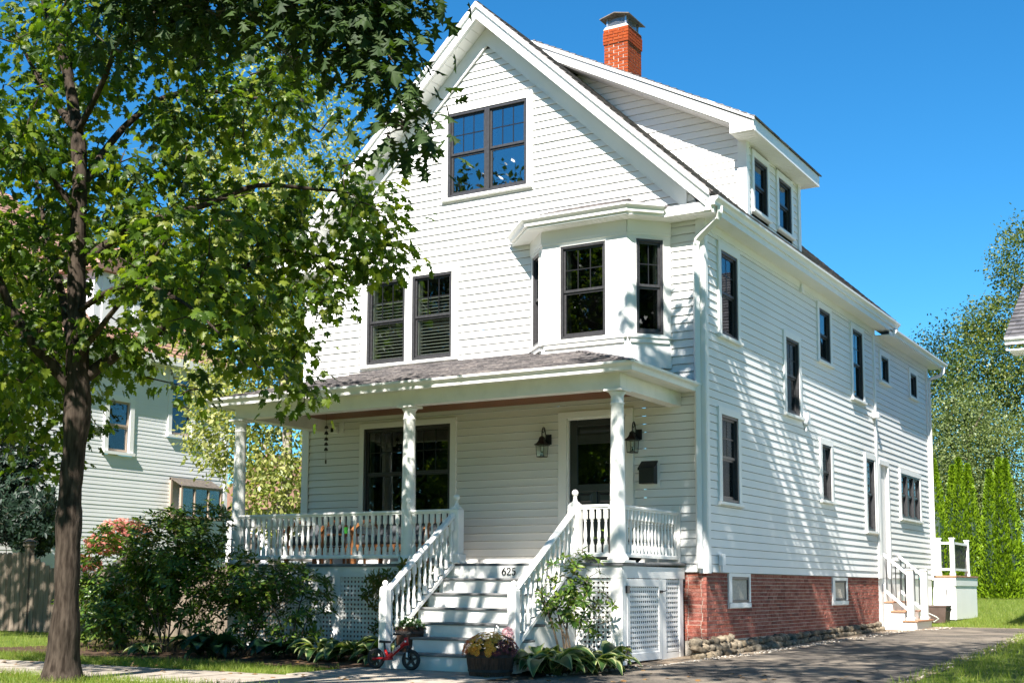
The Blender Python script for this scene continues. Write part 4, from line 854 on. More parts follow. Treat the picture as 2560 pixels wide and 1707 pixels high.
# ---------------------------------------------------------------- side steps and rear deck (parts of the house)
ST = MB(); ST.box(-.0, .03, 9.06, 10.3, .2, 1.1); sst = ST.build('side_steps', 'trim', house)
tz_ = [.405, .585, .762, .94, 1.115]; xr = [.60, .375, .15, -.04, -.06]; g0 = gz(.5, 9.4)
prev = g0-.02
for k in range(4):
    x1 = xr[k]; q = MB(); q.box(.03, x1, 9.06, 10.32, prev, tz_[k]-.03) if x1 > .05 else None
    if x1 > .05: q.build('step_riser', 'trim', sst)
    q = MB(); q.box(max(.0, x1-.26), x1+.03, 9.03, 10.36, tz_[k]-.03, tz_[k]); bevel(q.build('tread', 'tread_wood', sst), .006); prev = tz_[k]-.03
for y in (9.12, 10.27):
    q = MB(); x, h = .487, .06; z0 = tz_[0]; q.box(x-h, x+h, y-h, y+h, z0, 1.36); q.box(x-h*1.35, x+h*1.35, y-h*1.35, y+h*1.35, z0, z0+.05); q.box(x-h*1.3, x+h*1.3, y-h*1.3, y+h*1.3, 1.36, 1.385); n_ = bevel(q.build('newel_post', 'trim', house), .006)
    q = MB(); za, zb = 1.66, 1.29
    q.prism([(-.03, -.03), (-.03, .03), (.03, .03), (.03, -.03)], lambda p, t: (.0+.43*t, y+p[0], za+(zb-za)*t+p[1]), 0, 1); hr = q; q = MB(); q.prism([(-.03, -.03), (-.03, .03), (.03, .03), (.03, -.03)], lambda p, t: (.0+.43*t, y+p[0], za-.68+(zb-za)*t+p[1]), 0, 1); r_ = q.build('side_stair_railing', 'trim', house); hr.build('handrail', 'trim', r_)
    bm_ = MB(); bm_.tube([(0, 0, 0), (0, 0, .66)], .0095, 6); bmm = bm_.mesh('baluster', 'black')
    for i in range(5): t = (i+.5)/5; place('baluster', bmm, r_, (.43*t, y, za-.67+(zb-za)*t))
q = MB(); q.box(-.05, .48, 13.34, 15.8, 1.26, 1.30); bevel(q.build('rear_deck', 'tread_wood', house), .006)
q = MB(); q.box(-.03, .465, 13.36, 13.39, 1.075, 1.26); q.box(.44, .465, 13.39, 15.78, 1.075, 1.26); q.build('deck_fascia', 'trim', house)
dsk = MB(); dsk.box(-.03, .44, 13.385, 13.40, .33, 1.075); dsk = dsk.build('deck_skirt', 'trim', house)
for i in range(6): q = MB(); q.box(-.02+i*.075, -.02+i*.075+.07, 13.375, 13.386, .34, 1.07); q.build('skirt_board', 'trim', dsk)
for i in range(26): q = MB(); q.box(.44, .452, 13.40+i*.09, 13.485+i*.09, .34, 1.07); q.build('skirt_board', 'trim', dsk)
q = MB(); q.box(.255, .275, 13.355, 13.376, .86, .99); q.build('skirt_latch', 'black', dsk)
for x, y in ((.11, 13.42), (.40, 13.42), (.40, 15.0)):
    q = MB(); q.box(x-.045, x+.045, y-.045, y+.045, 1.30, 2.10); q.box(x-.06, x+.06, y-.06, y+.06, 2.10, 2.13); q.box(x-.055, x+.055, y-.055, y+.055, 1.30, 1.36); q.build('deck_post', 'trim', house)
for A_, B_, n in (((-.02, 13.42), (.065, 13.42), 1), ((.155, 13.42), (.355, 13.42), 2), ((.40, 13.47), (.40, 14.95), 13)):
    F = Fr(A_, (B_[0]-A_[0], B_[1]-A_[1])); L_ = math.hypot(B_[0]-A_[0], B_[1]-A_[1]); q = MB(); q.fbox(F, 0, L_, -.03, .03, 1.99, 2.04); hr = q; q = MB(); q.fbox(F, 0, L_, -.025, .025, 1.41, 1.46); r_ = q.build('deck_railing', 'trim', house); hr.build('handrail', 'trim', r_)
    bm_ = MB(); bm_.tube([(0, 0, 0), (0, 0, .55)], .01, 6); bmm = bm_.mesh('baluster', 'black')
    for i in range(n): place('baluster', bmm, r_, F.p((i+.5)*L_/n, 0, 1.45))
hb = thing('hose_reel_box', 'brown plastic hose reel box with hose beside the side steps', 'hose box', (.3, 12.3, gz(0, 12.3)))
q = MB(); z0 = gz(0, 12.3); q.hexa([(.14, 12.15, z0), (.47, 12.15, z0), (.47, 12.6, z0), (.14, 12.6, z0), (.11, 12.12, z0+.33), (.5, 12.12, z0+.33), (.5, 12.63, z0+.33), (.11, 12.63, z0+.33)]); bevel(q.build('body', 'brown_plastic', hb), .01)
q = MB(); q.box(.10, .51, 12.11, 12.64, z0+.33, z0+.37); bevel(q.build('lid', 'brown_plastic', hb), .01)
q = MB(); q.tube([(.5, 12.3, z0+.24), (.55, 12.3, z0+.25), (.57, 12.3, z0+.30), (.60, 12.3, z0+.30)], .012, 6); q.build('crank', 'black', hb)
q = MB(); q.tube([(.03, 12.0, 1.16), (.05, 11.9, 1.0), (.08, 11.85, .8), (.2, 11.82, .5), (.36, 11.84, .42), (.40, 11.86, z0+.1), (.30, 11.9, z0+.03), (.22, 12.1, z0+.06)], .012, 8); tag(q.build('garden_hose', 'hose', None, (.03, 12, 1.1)), 'pale garden hose hanging from the tap over the brown reel box', 'hose')
q = MB(); q.lathe([(.02, 0), (.035, .02), (.035, .13), (.02, .15)], 10, (.05, 12.0, 1.14)); q.box(.0, .05, 11.98, 12.02, 1.2, 1.23); tag(q.build('hose_timer', 'teal', None, (.05, 12, 1.14)), 'teal watering timer on the outdoor tap of the rear wing', 'timer')
# ---------------------------------------------------------------- balance bike
bk = thing('balance_bike', 'red child balance bike with black wheels leaning before the bottom porch step', 'bicycle', (-2.5, -3.68, .015))
WR = .122; byy = -3.68; zg = .016
def wheel(xc, yaw):
    q_ = MB(); c, s = math.cos(yaw), math.sin(yaw); T = lambda x, y, z: (xc+x*c-y*s, byy+x*s+y*c, zg+WR+z)
    n, m_ = 32, 8; vs = [T((WR-.02+.02*math.cos(2*math.pi*j/m_))*math.cos(2*math.pi*i/n), .02*math.sin(2*math.pi*j/m_), (WR-.02+.02*math.cos(2*math.pi*j/m_))*math.sin(2*math.pi*i/n)) for i in range(n) for j in range(m_)]
    q_.add(vs, [(i*m_+j, i*m_+(j+1) % m_, ((i+1) % n)*m_+(j+1) % m_, ((i+1) % n)*m_+j) for i in range(n) for j in range(m_)]); w = q_.build('wheel', 'rubber', bk, smooth=True)
    q_ = MB(); n = 24
    for r0, r1 in ((.078, .09), (.0, .018)):
        vs = [T(r*math.cos(2*math.pi*i/n), y, r*math.sin(2*math.pi*i/n)) for r in (r0, r1) for y in (-.014, .014) for i in range(n)]
        q_.add(vs, [(a*n+i, a*n+(i+1) % n, b_*n+(i+1) % n, b_*n+i) for a, b_ in ((0, 1), (1, 3), (3, 2), (2, 0)) for i in range(n)])
    for k in range(5):
        a = 2*math.pi*k/5+.3; d = (math.cos(a), math.sin(a)); p = (-d[1]*.011, d[0]*.011)
        q_.hexa([T(d[0]*.012+p[0]*1.6, -.009, d[1]*.012+p[1]*1.6), T(d[0]*.085+p[0], -.009, d[1]*.085+p[1]), T(d[0]*.085+p[0], .009, d[1]*.085+p[1]), T(d[0]*.012+p[0]*1.6, .009, d[1]*.012+p[1]*1.6), T(d[0]*.012-p[0]*1.6, -.009, d[1]*.012-p[1]*1.6), T(d[0]*.085-p[0], -.009, d[1]*.085-p[1]), T(d[0]*.085-p[0], .009, d[1]*.085-p[1]), T(d[0]*.012-p[0]*1.6, .009, d[1]*.012-p[1]*1.6)])
    q_.build('rim', 'black', w)
XR, XF = -2.755, -2.245; wheel(XR, .05); wheel(XF, .12); za = zg+WR
q = MB(); B_ = lambda x, z, y=0: (x, byy+y, z)
q.tube([B_(-2.60, .155), B_(-2.54, .175), B_(-2.335, .335), B_(-2.315, .35)], [.024, .027, .026, .024], 10); q.tube([B_(-2.62, .24), B_(-2.585, .165)], .018, 8); q.tube([B_(-2.325, .395), B_(-2.305, .305)], .024, 10); q.hexa([B_(-2.63, .12, -.03), B_(-2.52, .13, -.03), B_(-2.52, .13, .03), B_(-2.63, .12, .03), B_(-2.62, .15, -.03), B_(-2.53, .16, -.03), B_(-2.53, .16, .03), B_(-2.62, .15, .03)])
for s in (-1, 1): q.tube([B_(-2.59, .15, s*.02), B_(-2.66, .145, s*.035), B_(XR, za, s*.036)], .012, 7); q.tube([B_(XR-.025, za, s*.036), B_(XR+.02, za, s*.036)], .017, 7)
fr_ = q.build('frame', 'red_paint', bk, smooth=True)
q = MB(); q.tube([B_(-2.305, .30), B_(-2.295, .27)], .016, 8)
for s in (-1, 1): q.tube([B_(-2.295, .275, s*.012), B_(-2.285, .25, s*.03), B_(-2.26, .18, s*.032), B_(XF, za, s*.034)], .010, 7)
q.build('fork', 'black', bk); q = MB(); q.box(-2.284, -2.264, byy-.05, byy-.043, .17, .225); q.build('fork_decal', 'white_plastic', bk)
q = MB(); q.tube([B_(-2.62, .22), B_(-2.635, .325)], .013, 8); q.build('seat_post', 'black', bk)
q = MB(); vs = [(-.075, .03), (-.03, .04), (.03, .026), (.085, .012)]
for i, (x, w) in enumerate(vs): q.v += [B_(-2.625+x, .325, -w), B_(-2.625+x, .325, w), B_(-2.625+x, .352+(.006 if i == 0 else 0), w*.8), B_(-2.625+x, .352+(.006 if i == 0 else 0), -w*.8)]
q.f = [(i*4+j, i*4+(j+1) % 4, (i+1)*4+(j+1) % 4, (i+1)*4+j) for i in range(3) for j in range(4)]+[(0, 3, 2, 1), (12, 13, 14, 15)]; q.mi = [0]*len(q.f); bevel(q.build('saddle', 'black', bk), .01, 2)
q = MB(); q.tube([B_(-2.327, .39), B_(-2.335, .425), B_(-2.34, .43, -.03), B_(-2.33, .435, -.10), B_(-2.345, .44, -.16)], .0095, 8); q.tube([B_(-2.335, .425), B_(-2.34, .43, .03), B_(-2.355, .435, .10), B_(-2.38, .44, .16)], .0095, 8); q.build('handlebar', 'black', bk)
for s, x in ((-1, -2.35), (1, -2.385)): q = MB(); q.tube([B_(x+.005, .44, s*.12), B_(x-.01, .44, s*.20)], .014, 8); q.build('grip', 'black', bk)
# lettering along the frame tube
tc = bpy.data.curves.new('frame_lettering', 'FONT'); tc.body = 'STRIDER'; tc.size = .048; tc.extrude = .001; tc.align_x = 'CENTER'; tc.align_y = 'CENTER'; tc.shear = .2; tc.space_character = 1.0
to = bpy.data.objects.new('tmp_text', tc); COL.objects.link(to); me = bpy.data.meshes.new_from_object(to.evaluated_get(bpy.context.evaluated_depsgraph_get())); bpy.data.objects.remove(to)
me.materials.clear(); me.materials.append(M['white_plastic']); me.name = 'frame_lettering'
a_ = math.atan2(.16, .205); place('frame_lettering', me, bk, (-2.44, byy-.029, .254), (math.pi/2, -a_, 0), (.78, .85, 1))
q = MB(); q.lathe([(.012, 0), (.012, .002)], 12); place('head_badge', q.mesh('head_badge', 'white_plastic'), bk, (-2.313, byy-.0245, .352), (math.pi/2, 0, 0))
# ---------------------------------------------------------------- barrel planters
def barrel(nm, label, x, y, z, r0, r1, h, cat='planter'):
    t_ = thing(nm, label, cat, (x, y, z)); n = 18
    for i in range(n):
        a, b_ = 2*math.pi*i/n, 2*math.pi*(i+.95)/n; q_ = MB(); lv = [(0, r0), (h*.5, (r0+r1)/2*1.03), (h, r1)]; jit = random.uniform(-.004, .004); vs = []
        for zz, r in lv:
            for rr in (r+jit, r-.022): vs += [(x+rr*math.cos(a), y+rr*math.sin(a), z+zz), (x+rr*math.cos(b_), y+rr*math.sin(b_), z+zz)]
        q_.add(vs, [(0, 1, 5, 4), (4, 5, 9, 8), (2, 6, 7, 3), (6, 10, 11, 7), (8, 9, 11, 10), (0, 4, 6, 2), (4, 8, 10, 6), (1, 3, 7, 5), (5, 7, 11, 9), (0, 2, 3, 1)]); q_.build('stave', 'barrel', t_)
    for zz in (.16, .72):
        r = r0+(r1-r0)*zz+.012; q_ = MB(); q_.lathe([(r-.004, 0), (r, .002), (r, .03), (r-.004, .032)], 28, (x, y, z+h*zz)); q_.build('hoop', 'hoop', t_)
    q_ = MB(); q_.lathe([(r1-.02, h*.85), (.02, h*.88)], 16, (x, y, z)); q_.build('soil', 'soil', t_); return t_
barrel('barrel_planter', 'wide half barrel planter of dark staves holding orange and gold mums', -1.05, -3.85, .015, .235, .275, .285)
barrel('barrel_planter', 'small half barrel planter on the stair beside the left newel holding white mums', -2.66, -3.13, .205, .15, .185, .30)
def mum(nm, label, x, y, z, rx, rz_, cols, nf, fs, nl, seed):
    rs = random.Random(seed); t_ = thing(nm, label, 'flowers', (x, y, z)); Q = np.random.default_rng(seed)
    P = []; 
    while len(P) < nl:
        v = Q.normal(size=3); v /= np.linalg.norm(v); v[2] = abs(v[2])*1.0-.25; k = Q.uniform(.5, .86); P.append((x+v[0]*rx*k, y+v[1]*rx*k, z+v[2]*rz_*k))
    P = np.array(P); d = P-np.array([x, y, z]); d /= np.linalg.norm(d, axis=1)[:, None]
    leaves('foliage', LT['simple'], P, d+Q.normal(size=P.shape)*.6, np.array([0, 0, 1.])+Q.normal(size=P.shape)*.5, Q.uniform(.035, .06, len(P)), 'mum_leaf', t_, 'stuff')
    bm_ = {}
    for c in set(k for k, f_ in cols):
        q_ = MB(); q_.cur = 0; n = 12
        for i in range(n):
            a = 2*math.pi*i/n; w = .22; q_.add([(.2*math.cos(a-w), .2*math.sin(a-w), .1), (math.cos(a-.16), math.sin(a-.16), .0), (1.05*math.cos(a+.1), 1.05*math.sin(a+.1), .05), (.2*math.cos(a+w), .2*math.sin(a+w), .12)], [(0, 1, 2, 3)])
        q_.cur = 1; q_.lathe([(.2, .02), (.18, .1), (.08, .14)], 8); bm_[c] = q_.mesh('bloom', [c, 'mum_eye'])
    for i in range(nf):
        u = (i+.5)/nf; ph = math.acos(1-u*1.05); th = i*2.39996+rs.uniform(-.3, .3); v = Vector((math.sin(ph)*math.cos(th), math.sin(ph)*math.sin(th), math.cos(ph)))
        c = [k for k, f_ in cols if f_(v)]; c = c[0] if c else cols[0][0]; k = rs.uniform(.95, 1.05); p_ = (x+v.x*rx*k, y+v.y*rx*k, z+v.z*rz_*k); dr = Vector((v.x, v.y, v.z+.35)).normalized()
        s = fs*rs.uniform(.75, 1.2); place('bloom', bm_[c], t_, p_, dr.to_track_quat('Z', 'Y').to_euler(), (s, s, s))
    return t_
# ---------------------------------------------------------------- fence
def fence():
    f = thing('wood_fence', 'weathered board fence with scalloped tops and capped posts beside the house', 'fence', (-12, .0, gz(0, 0)))
    posts = [-17.0, -13.56, -10.86, -8.0]
    for x in posts:
        q_ = MB(); q_.box(x-.06, x+.06, -.06, .06, gz(x, 0)-.1, 1.70); o = q_.build('post', 'fence_wood', f)
        q_ = MB(); q_.box(x-.085, x+.085, -.085, .085, 1.70, 1.74); q_.box(x-.055, x+.055, -.055, .055, 1.74, 1.78); q_.hexa([(x-.1, -.1, 1.78), (x+.1, -.1, 1.78), (x+.1, .1, 1.78), (x-.1, .1, 1.78), (x-.02, -.02, 1.84), (x+.02, -.02, 1.84), (x+.02, .02, 1.84), (x-.02, .02, 1.84)]); q_.build('post_cap', 'fence_wood', o)
    for a, b_ in zip(posts, posts[1:]+[-6.98]):
        for zz in (.45, 1.1): q_ = MB(); q_.box(a+.06, b_-.06, .0, .04, zz, zz+.08); q_.build('rail', 'fence_wood', f)
        n = int((b_-a-.12)/.135); flat = b_ < -13 or b_ > -7.5
        for i in range(n):
            x = a+.06+(i+.5)*(b_-a-.12)/n; t = (x-a)/(b_-a); top = 1.58 if b_ < -13 else (1.25 if b_ > -7.5 else 1.58-.42*math.sin(math.pi*t)); w = .064
            q_ = MB(); top += random.uniform(-.008, .008); yy = random.uniform(-.003, .003); q_.prism([(x-w, gz(x, 0)+.02), (x+w, gz(x, 0)+.02), (x+w, top-.04), (x+w-.03, top), (x-w+.03, top), (x-w, top-.04)], lambda p, t_: (p[0], t_, p[1]), -.022+yy, -.002+yy); q_.build('fence_board', 'fence_wood', f)
fence()
# ---------------------------------------------------------------- neighbouring house on the left
NX = -17.0
nb = thing('neighbour_house', 'pale grey clapboard house with red-brown hipped roof behind the fence', 'house', (-21, 3, 0))
NS = Fr((NX, 0), (0, 1)); NY0, NY1 = -3.0, 9.0
nwin = [(6.92, 7.61, 4.75, 6.2), (4.89, 5.55, 4.15, 5.35)]
siding('wall', NS, .5, 6.45, lambda z: (NY0+.1, NY1-.1), [(a-.13, b_+.13, c-.1, d+.14) for a, b_, c, d in nwin], pitch=.094, join=True, thk=.006, mt='neigh_siding', parent=nb)
siding('wall', Fr((NX-8, NY0), (1, 0)), .5, 6.45, lambda z: (.1, 7.9), [], pitch=.094, join=True, thk=.006, mt='neigh_siding', parent=nb)
q = MB(); q.fbox(NS, NY1-.12, NY1, -.02, .02, .5, 6.45); q.build('corner_board', 'neigh_trim', nb); q = MB(); q.fbox(NS, NY0, NY0+.12, -.02, .02, .5, 6.45); q.build('corner_board', 'neigh_trim', nb)
for a, b_, c, d in nwin:
    q = MB(); q.fbox(NS, a-.13, a, -.03, .03, c-.02, d); q.fbox(NS, b_, b_+.13, -.03, .03, c-.02, d); q.fbox(NS, a-.13, b_+.13, -.03, .032, d, d+.14); w_ = q.build('window', 'neigh_trim', nb)
    q = MB(); q.fbox(NS, a-.16, b_+.16, -.03, .07, c-.09, c-.02); q.build('sill', 'neigh_trim', w_)
    zm = (c+d)/2; q = MB()
    for z0, z1, dd in ((zm, d, -.03), (c, zm, -.05)): q.fbox(NS, a, a+.05, dd-.02, dd+.01, z0, z1); q.fbox(NS, b_-.05, b_, dd-.02, dd+.01, z0, z1); q.fbox(NS, a+.05, b_-.05, dd-.02, dd+.011, z1-.05, z1); q.fbox(NS, a+.05, b_-.05, dd-.02, dd+.011, z0, z0+.05)
    q.build('sash', 'tan_frame', w_); q = MB(); q.fbox(NS, a+.05, b_-.05, -.045, -.04, zm, d-.05); q.build('pane', 'glass', w_); q = MB(); q.fbox(NS, a+.05, b_-.05, -.065, -.06, c+.05, zm); q.build('pane', 'glass_screen', w_)
    q = MB(); q.fbox(NS, a, b_, -.5, -.48, c, d); q.fbox(NS, a-.01, a, -.5, -.08, c, d); q.fbox(NS, b_, b_+.01, -.5, -.08, c, d); q.fbox(NS, a, b_, -.5, -.08, c-.01, c); q.fbox(NS, a, b_, -.5, -.08, d, d+.01); q.build('room_interior', 'curtain', w_)
# little greenhouse window
a, b_, c, d, o_ = 6.93, 8.4, 2.62, 3.64, .42
q = MB()
for u in (a, b_-.06): q.fbox(NS, u, u+.06, 0, .06, c, d); q.fbox(NS, u, u+.06, o_-.06, o_, c, d-.2); q.fbox(NS, u, u+.06, .06, o_-.06, c, c+.06)
q.fbox(NS, a, b_, o_-.06, o_, c, c+.07); q.fbox(NS, a, b_, o_-.06, o_+.002, d-.26, d-.2); q.fbox(NS, a, b_, 0, .05, d-.05, d); q.fbox(NS, a+.06, b_-.06, 0, o_-.06, c, c+.04)
for k in (1, 2): u = a+(b_-a)*k/3; q.fbox(NS, u-.02, u+.02, o_-.05, o_-.001, c+.07, d-.26)
gw = q.build('greenhouse_window', 'tan_frame', nb); q = MB(); q.hexa([NS.p(a, o_+.02, d-.22), NS.p(b_, o_+.02, d-.22), NS.p(b_, 0, d), NS.p(a, 0, d), NS.p(a, o_+.02, d-.2), NS.p(b_, o_+.02, d-.2), NS.p(b_, 0, d+.02), NS.p(a, 0, d+.02)]); q.build('glazed_roof', 'rust_metal', gw)
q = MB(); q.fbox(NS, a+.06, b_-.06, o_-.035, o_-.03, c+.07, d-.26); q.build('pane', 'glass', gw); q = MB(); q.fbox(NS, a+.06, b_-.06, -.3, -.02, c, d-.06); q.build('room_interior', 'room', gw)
# roof
ro = MB(); X0, X1, Y0, Y1, ze, zr_, xm = NX-8.25, NX+.22, NY0-.25, NY1+.25, 6.62, 10.9, NX-4
ro.add([(X0, Y0, ze), (X1, Y0, ze), (X1, Y1, ze), (X0, Y1, ze), (xm, Y0+4.4, zr_), (xm, Y1-4.4, zr_), (X0, Y0, ze-.18), (X1, Y0, ze-.18), (X1, Y1, ze-.18), (X0, Y1, ze-.18)], [(1, 2, 5, 4), (0, 1, 4), (2, 3, 5), (3, 0, 4, 5), (6, 9, 8, 7)]); nr = ro.build('roof', 'shingle_brown', nb)
vr = math.hypot(4.5, zr_-ze); shingle_field((X1, Y0, ze+.005), (0, 1, 0), (xm-X1, 0, zr_-ze), Y1-Y0, vr, nr, 'shingle_brown', ex=.15, tab=.3, clip=lambda v: (4.4*v/vr, Y1-Y0-4.4*v/vr))
q = MB(); q.box(X1-.02, X1+.06, Y0, Y1, ze-.2, ze+.0); q.box(X0, X1, Y0-.06, Y0, ze-.2, ze); q.box(NX, X1, Y0, Y1, ze-.2, ze-.19); q.build('fascia', 'neigh_trim', nb)
# roof dormer
q = MB(); q.box(NX-1.9, NX-.35, 4.6, 6.9, 6.9, 8.55); dm = q.build('dormer', 'neigh_siding', nb); q = MB(); q.prism([(4.35, 8.5), (7.15, 8.5), (5.75, 9.35)], lambda p, t: (t, p[0], p[1]), NX-2.9, NX-.2); q.build('dormer_roof', 'shingle_brown', dm)
for y0 in (4.85, 5.85): q = MB(); q.box(NX-.36, NX-.33, y0, y0+.8, 7.2, 8.4); w_ = q.build('dormer_window', 'neigh_trim', dm) if False else q.build('dormer_window', 'neigh_trim', dm)
q = MB(); q.box(NX-4.6, NX-3.9, 1.6, 2.4, 9.5, 12.2); q.box(NX-4.66, NX-3.84, 1.54, 2.46, 12.0, 12.3); q.build('chimney', 'red_brick_plain', nb)
# garage behind
ga = thing('garage', 'grey boarded garage with rusty roof edge behind the birch tree', 'garage', (-19.5, 15, 0))
q = MB(); q.box(-22, -17.5, 14, 19, .3, 3.3); q.build('wall', 'neigh_siding', ga); q = MB(); q.prism([(-22.3, 3.3), (-17.2, 3.3), (-17.2, 3.42), (-19.75, 5.0), (-22.3, 3.42)], lambda p, t: (p[0], t, p[1]), 13.7, 19.3); q.build('roof', 'shingle_brown', ga)
# ---------------------------------------------------------------- neighbouring house on the right, only its corner in view
rh = thing('neighbour_house', 'house corner with grey slate roof and gutter at the driveway end', 'house', (6, 13, 0))
RX, RY0, RY1 = 3.02, 7.7, 17.0
q = MB(); q.prism([(RY0, .2), (RY1, .2), (RY1, 5.6), (12.35, 8.35), (RY0, 5.6)], lambda p, t: (t, p[0], p[1]), RX, 10); q.build('wall', 'neigh_siding', rh); q = MB(); q.box(RX-.02, RX+.12, RY0-.02, RY0+.12, .2, 5.55); q.build('corner_board', 'neigh_trim', rh)
X0, X1, Y0, Y1, ze = 2.70, 10.4, 7.08, 17.6, 5.30; sl_ = .6; zr2 = ze+sl_*(12.35-Y0)
ro = MB(); ro.prism([(Y0, ze), (12.35, zr2), (Y1, ze), (Y1, ze-.12), (12.35, zr2-.14), (Y0, ze-.12)], lambda p, t: (t, p[0], p[1]), X0, X1); rr_ = ro.build('roof', 'slate', rh)
shingle_field((X0-.02, Y0-.02, ze), (1, 0, 0), (0, 1, sl_), X1-X0, math.hypot(12.35-Y0, zr2-ze), rr_, 'slate', ex=.2, tab=.28, thk=.02)
q = MB(); q.prism([(Y0, ze-.01), (12.35, zr2-.01), (12.35, zr2-.22), (Y0, ze-.2)], lambda p, t: (t, p[0], p[1]), X0+.005, X0+.04); q.build('rake_board', 'neigh_trim', rh)
q = MB(); q.box(X0+.04, X1, Y0+.01, RY0, ze-.2, ze-.18); q.build('soffit', 'neigh_trim', rh)
gutter([(X0, Y0), (X1, Y0)], ze+.01, 'neigh_trim', rh)
# ---------------------------------------------------------------- plants
def tmpl_from_outline(out, fold=.26, base=(0, 0)):
    V = [(base[0], .35, .0)]+[(x, y, -fold*abs(x)-.22*max(0, y-.35)**1.5-.08*random.random()) for x, y in out]; F = [(0, i, i+1) for i in range(1, len(out))]+[(0, len(out), 1)]
    return np.array(V, float), np.array(F)
half = [(0, 0), (.10, .02), (.36, -.06), (.30, .10), (.52, .20), (.34, .30), (.58, .52), (.40, .50), (.42, .66), (.22, .52), (.20, .78), (.09, .82), (0, 1.0)]
MAPLE = half+[(-x, y) for x, y in half[-2:0:-1]]
hk = [(0, 0), (.05, .1), (.28, .14), (.10, .26), (.12, .34), (.40, .46), (.16, .50), (.15, .6), (.36, .78), (.12, .76), (.08, .84), (0, 1.0)]
OAK = hk+[(-x, y) for x, y in hk[-2:0:-1]]
LT = {'maple': tmpl_from_outline(MAPLE), 'oak': tmpl_from_outline(OAK, .3),
      'simple': (np.array([(0, 0, 0), (.28, .45, -.04), (0, 1, -.06), (-.28, .45, -.04)], float), np.array([(0, 1, 2), (0, 2, 3)])),
      'oval': (np.array([(0, 0, 0), (.15, .25, .03), (.17, .6, .02), (0, 1, -.06), (-.17, .6, .02), (-.15, .25, .03), (0, .5, -.03)], float), np.array([(0, 1, 6), (1, 2, 6), (2, 3, 6), (3, 4, 6), (4, 5, 6), (5, 0, 6)])),
      'spray': (np.array([(0, 0, 0), (.22, .3, .05), (.12, .55, 0), (.3, .75, .06), (0, 1, 0), (-.3, .75, .06), (-.12, .55, 0), (-.22, .3, .05)], float), np.array([(0, 1, 2), (0, 2, 6), (2, 3, 4), (2, 4, 6), (4, 5, 6), (0, 6, 7)])),
      'blade': (np.array([(-.03, 0, 0), (.03, 0, 0), (.018, .6, .03), (-.018, .6, .03), (0, 1, .16)], float), np.array([(0, 1, 2), (0, 2, 3), (3, 2, 4)]))}
def frames(fwd, nrm):
    f = fwd/np.maximum(1e-9, np.linalg.norm(fwd, axis=1))[:, None]; r = np.cross(f, nrm); r /= np.maximum(1e-9, np.linalg.norm(r, axis=1))[:, None]; n = np.cross(r, f); return r, f, n
def raw_mesh(name, V, F, mt):
    me = bpy.data.meshes.new(name); me.vertices.add(len(V)); me.vertices.foreach_set('co', V.astype(np.float32).ravel()); k = F.shape[1]
    me.loops.add(F.size); me.loops.foreach_set('vertex_index', F.astype(np.int32).ravel()); me.polygons.add(len(F)); me.polygons.foreach_set('loop_start', np.arange(0, F.size, k, dtype=np.int32)); me.polygons.foreach_set('loop_total', np.full(len(F), k, dtype=np.int32))
    me.materials.append(M[mt]); me.update(); me.validate(); return me
def leaf_geo(T, pos, fwd, nrm, size):
    V, F = T; r, f, n = frames(fwd, nrm); s = np.asarray(size)[:, None, None]
    W_ = pos[:, None, :]+s*(V[None, :, 0:1]*r[:, None, :]+V[None, :, 1:2]*f[:, None, :]+V[None, :, 2:3]*n[:, None, :])
    return W_.reshape(-1, 3), (F[None]+(np.arange(len(pos))*len(V))[:, None, None]).reshape(-1, 3)
def leaves(name, T, pos, fwd, nrm, size, mt, parent, kind=None):
    V, F = leaf_geo(T, pos, fwd, nrm, size); g = np.array(ORG[parent.name]) if parent is not None else 0
    o = link(name, raw_mesh(name, V-g, F, mt), parent)
    if kind: o['kind'] = kind
    return o
def project(P):
    q = (P-CAM)@AX.T; return FPX*q[:, 0]/q[:, 2]+CX, FPX*q[:, 1]/q[:, 2]+CY, q[:, 2]
def grow(limbs, targets, r_tip=.006, sag=.06, step=.3):
    """joins each leaf spray to the nearest wood; returns twig paths"""
    nodes_ = np.array([p for L_ in limbs for p in densify(L_, .15)]); T = np.array(targets); d = np.array([np.min(np.linalg.norm(nodes_-t, axis=1)) for t in T]); paths = []; dirs = np.zeros_like(T)
    for i in np.argsort(d):
        dd = np.linalg.norm(nodes_-T[i], axis=1)+np.maximum(0, nodes_[:, 2]-T[i, 2])*.25; k = np.argmin(dd); a = nodes_[k]; v = T[i]-a; L_ = np.linalg.norm(v); n = max(2, int(L_/step)+1); pts = []
        jit = rng.normal(size=3)*.05*L_
        for j in range(n+1): t = j/n; p = a+v*t+jit*math.sin(math.pi*t); p[2] += sag*L_*math.sin(math.pi*t); pts.append(p)
        paths.append(pts); nodes_ = np.vstack([nodes_, np.array(pts[1:])]); e = pts[-1]-pts[-2]; dirs[i] = e/max(1e-6, np.linalg.norm(e))
    return paths, dirs
def densify(L_, s):
    out = []
    for a, b_ in zip(L_, L_[1:]):
        a, b_ = np.array(a), np.array(b_); n = max(1, int(np.linalg.norm(b_-a)/s)); out += [a+(b_-a)*i/n for i in range(n)]
    return out+[np.array(L_[-1])]
def blob_points(blobs, dens, hollow=.0):
    P = []
    for c, r, k in blobs:
        n = int(k*dens); v = rng.normal(size=(n, 3)); v /= np.linalg.norm(v, axis=1)[:, None]; u = rng.uniform(hollow**3, 1, n)**(1/3); P.append(np.array(c)+v*u[:, None]*np.array(r))
    return np.vstack(P)
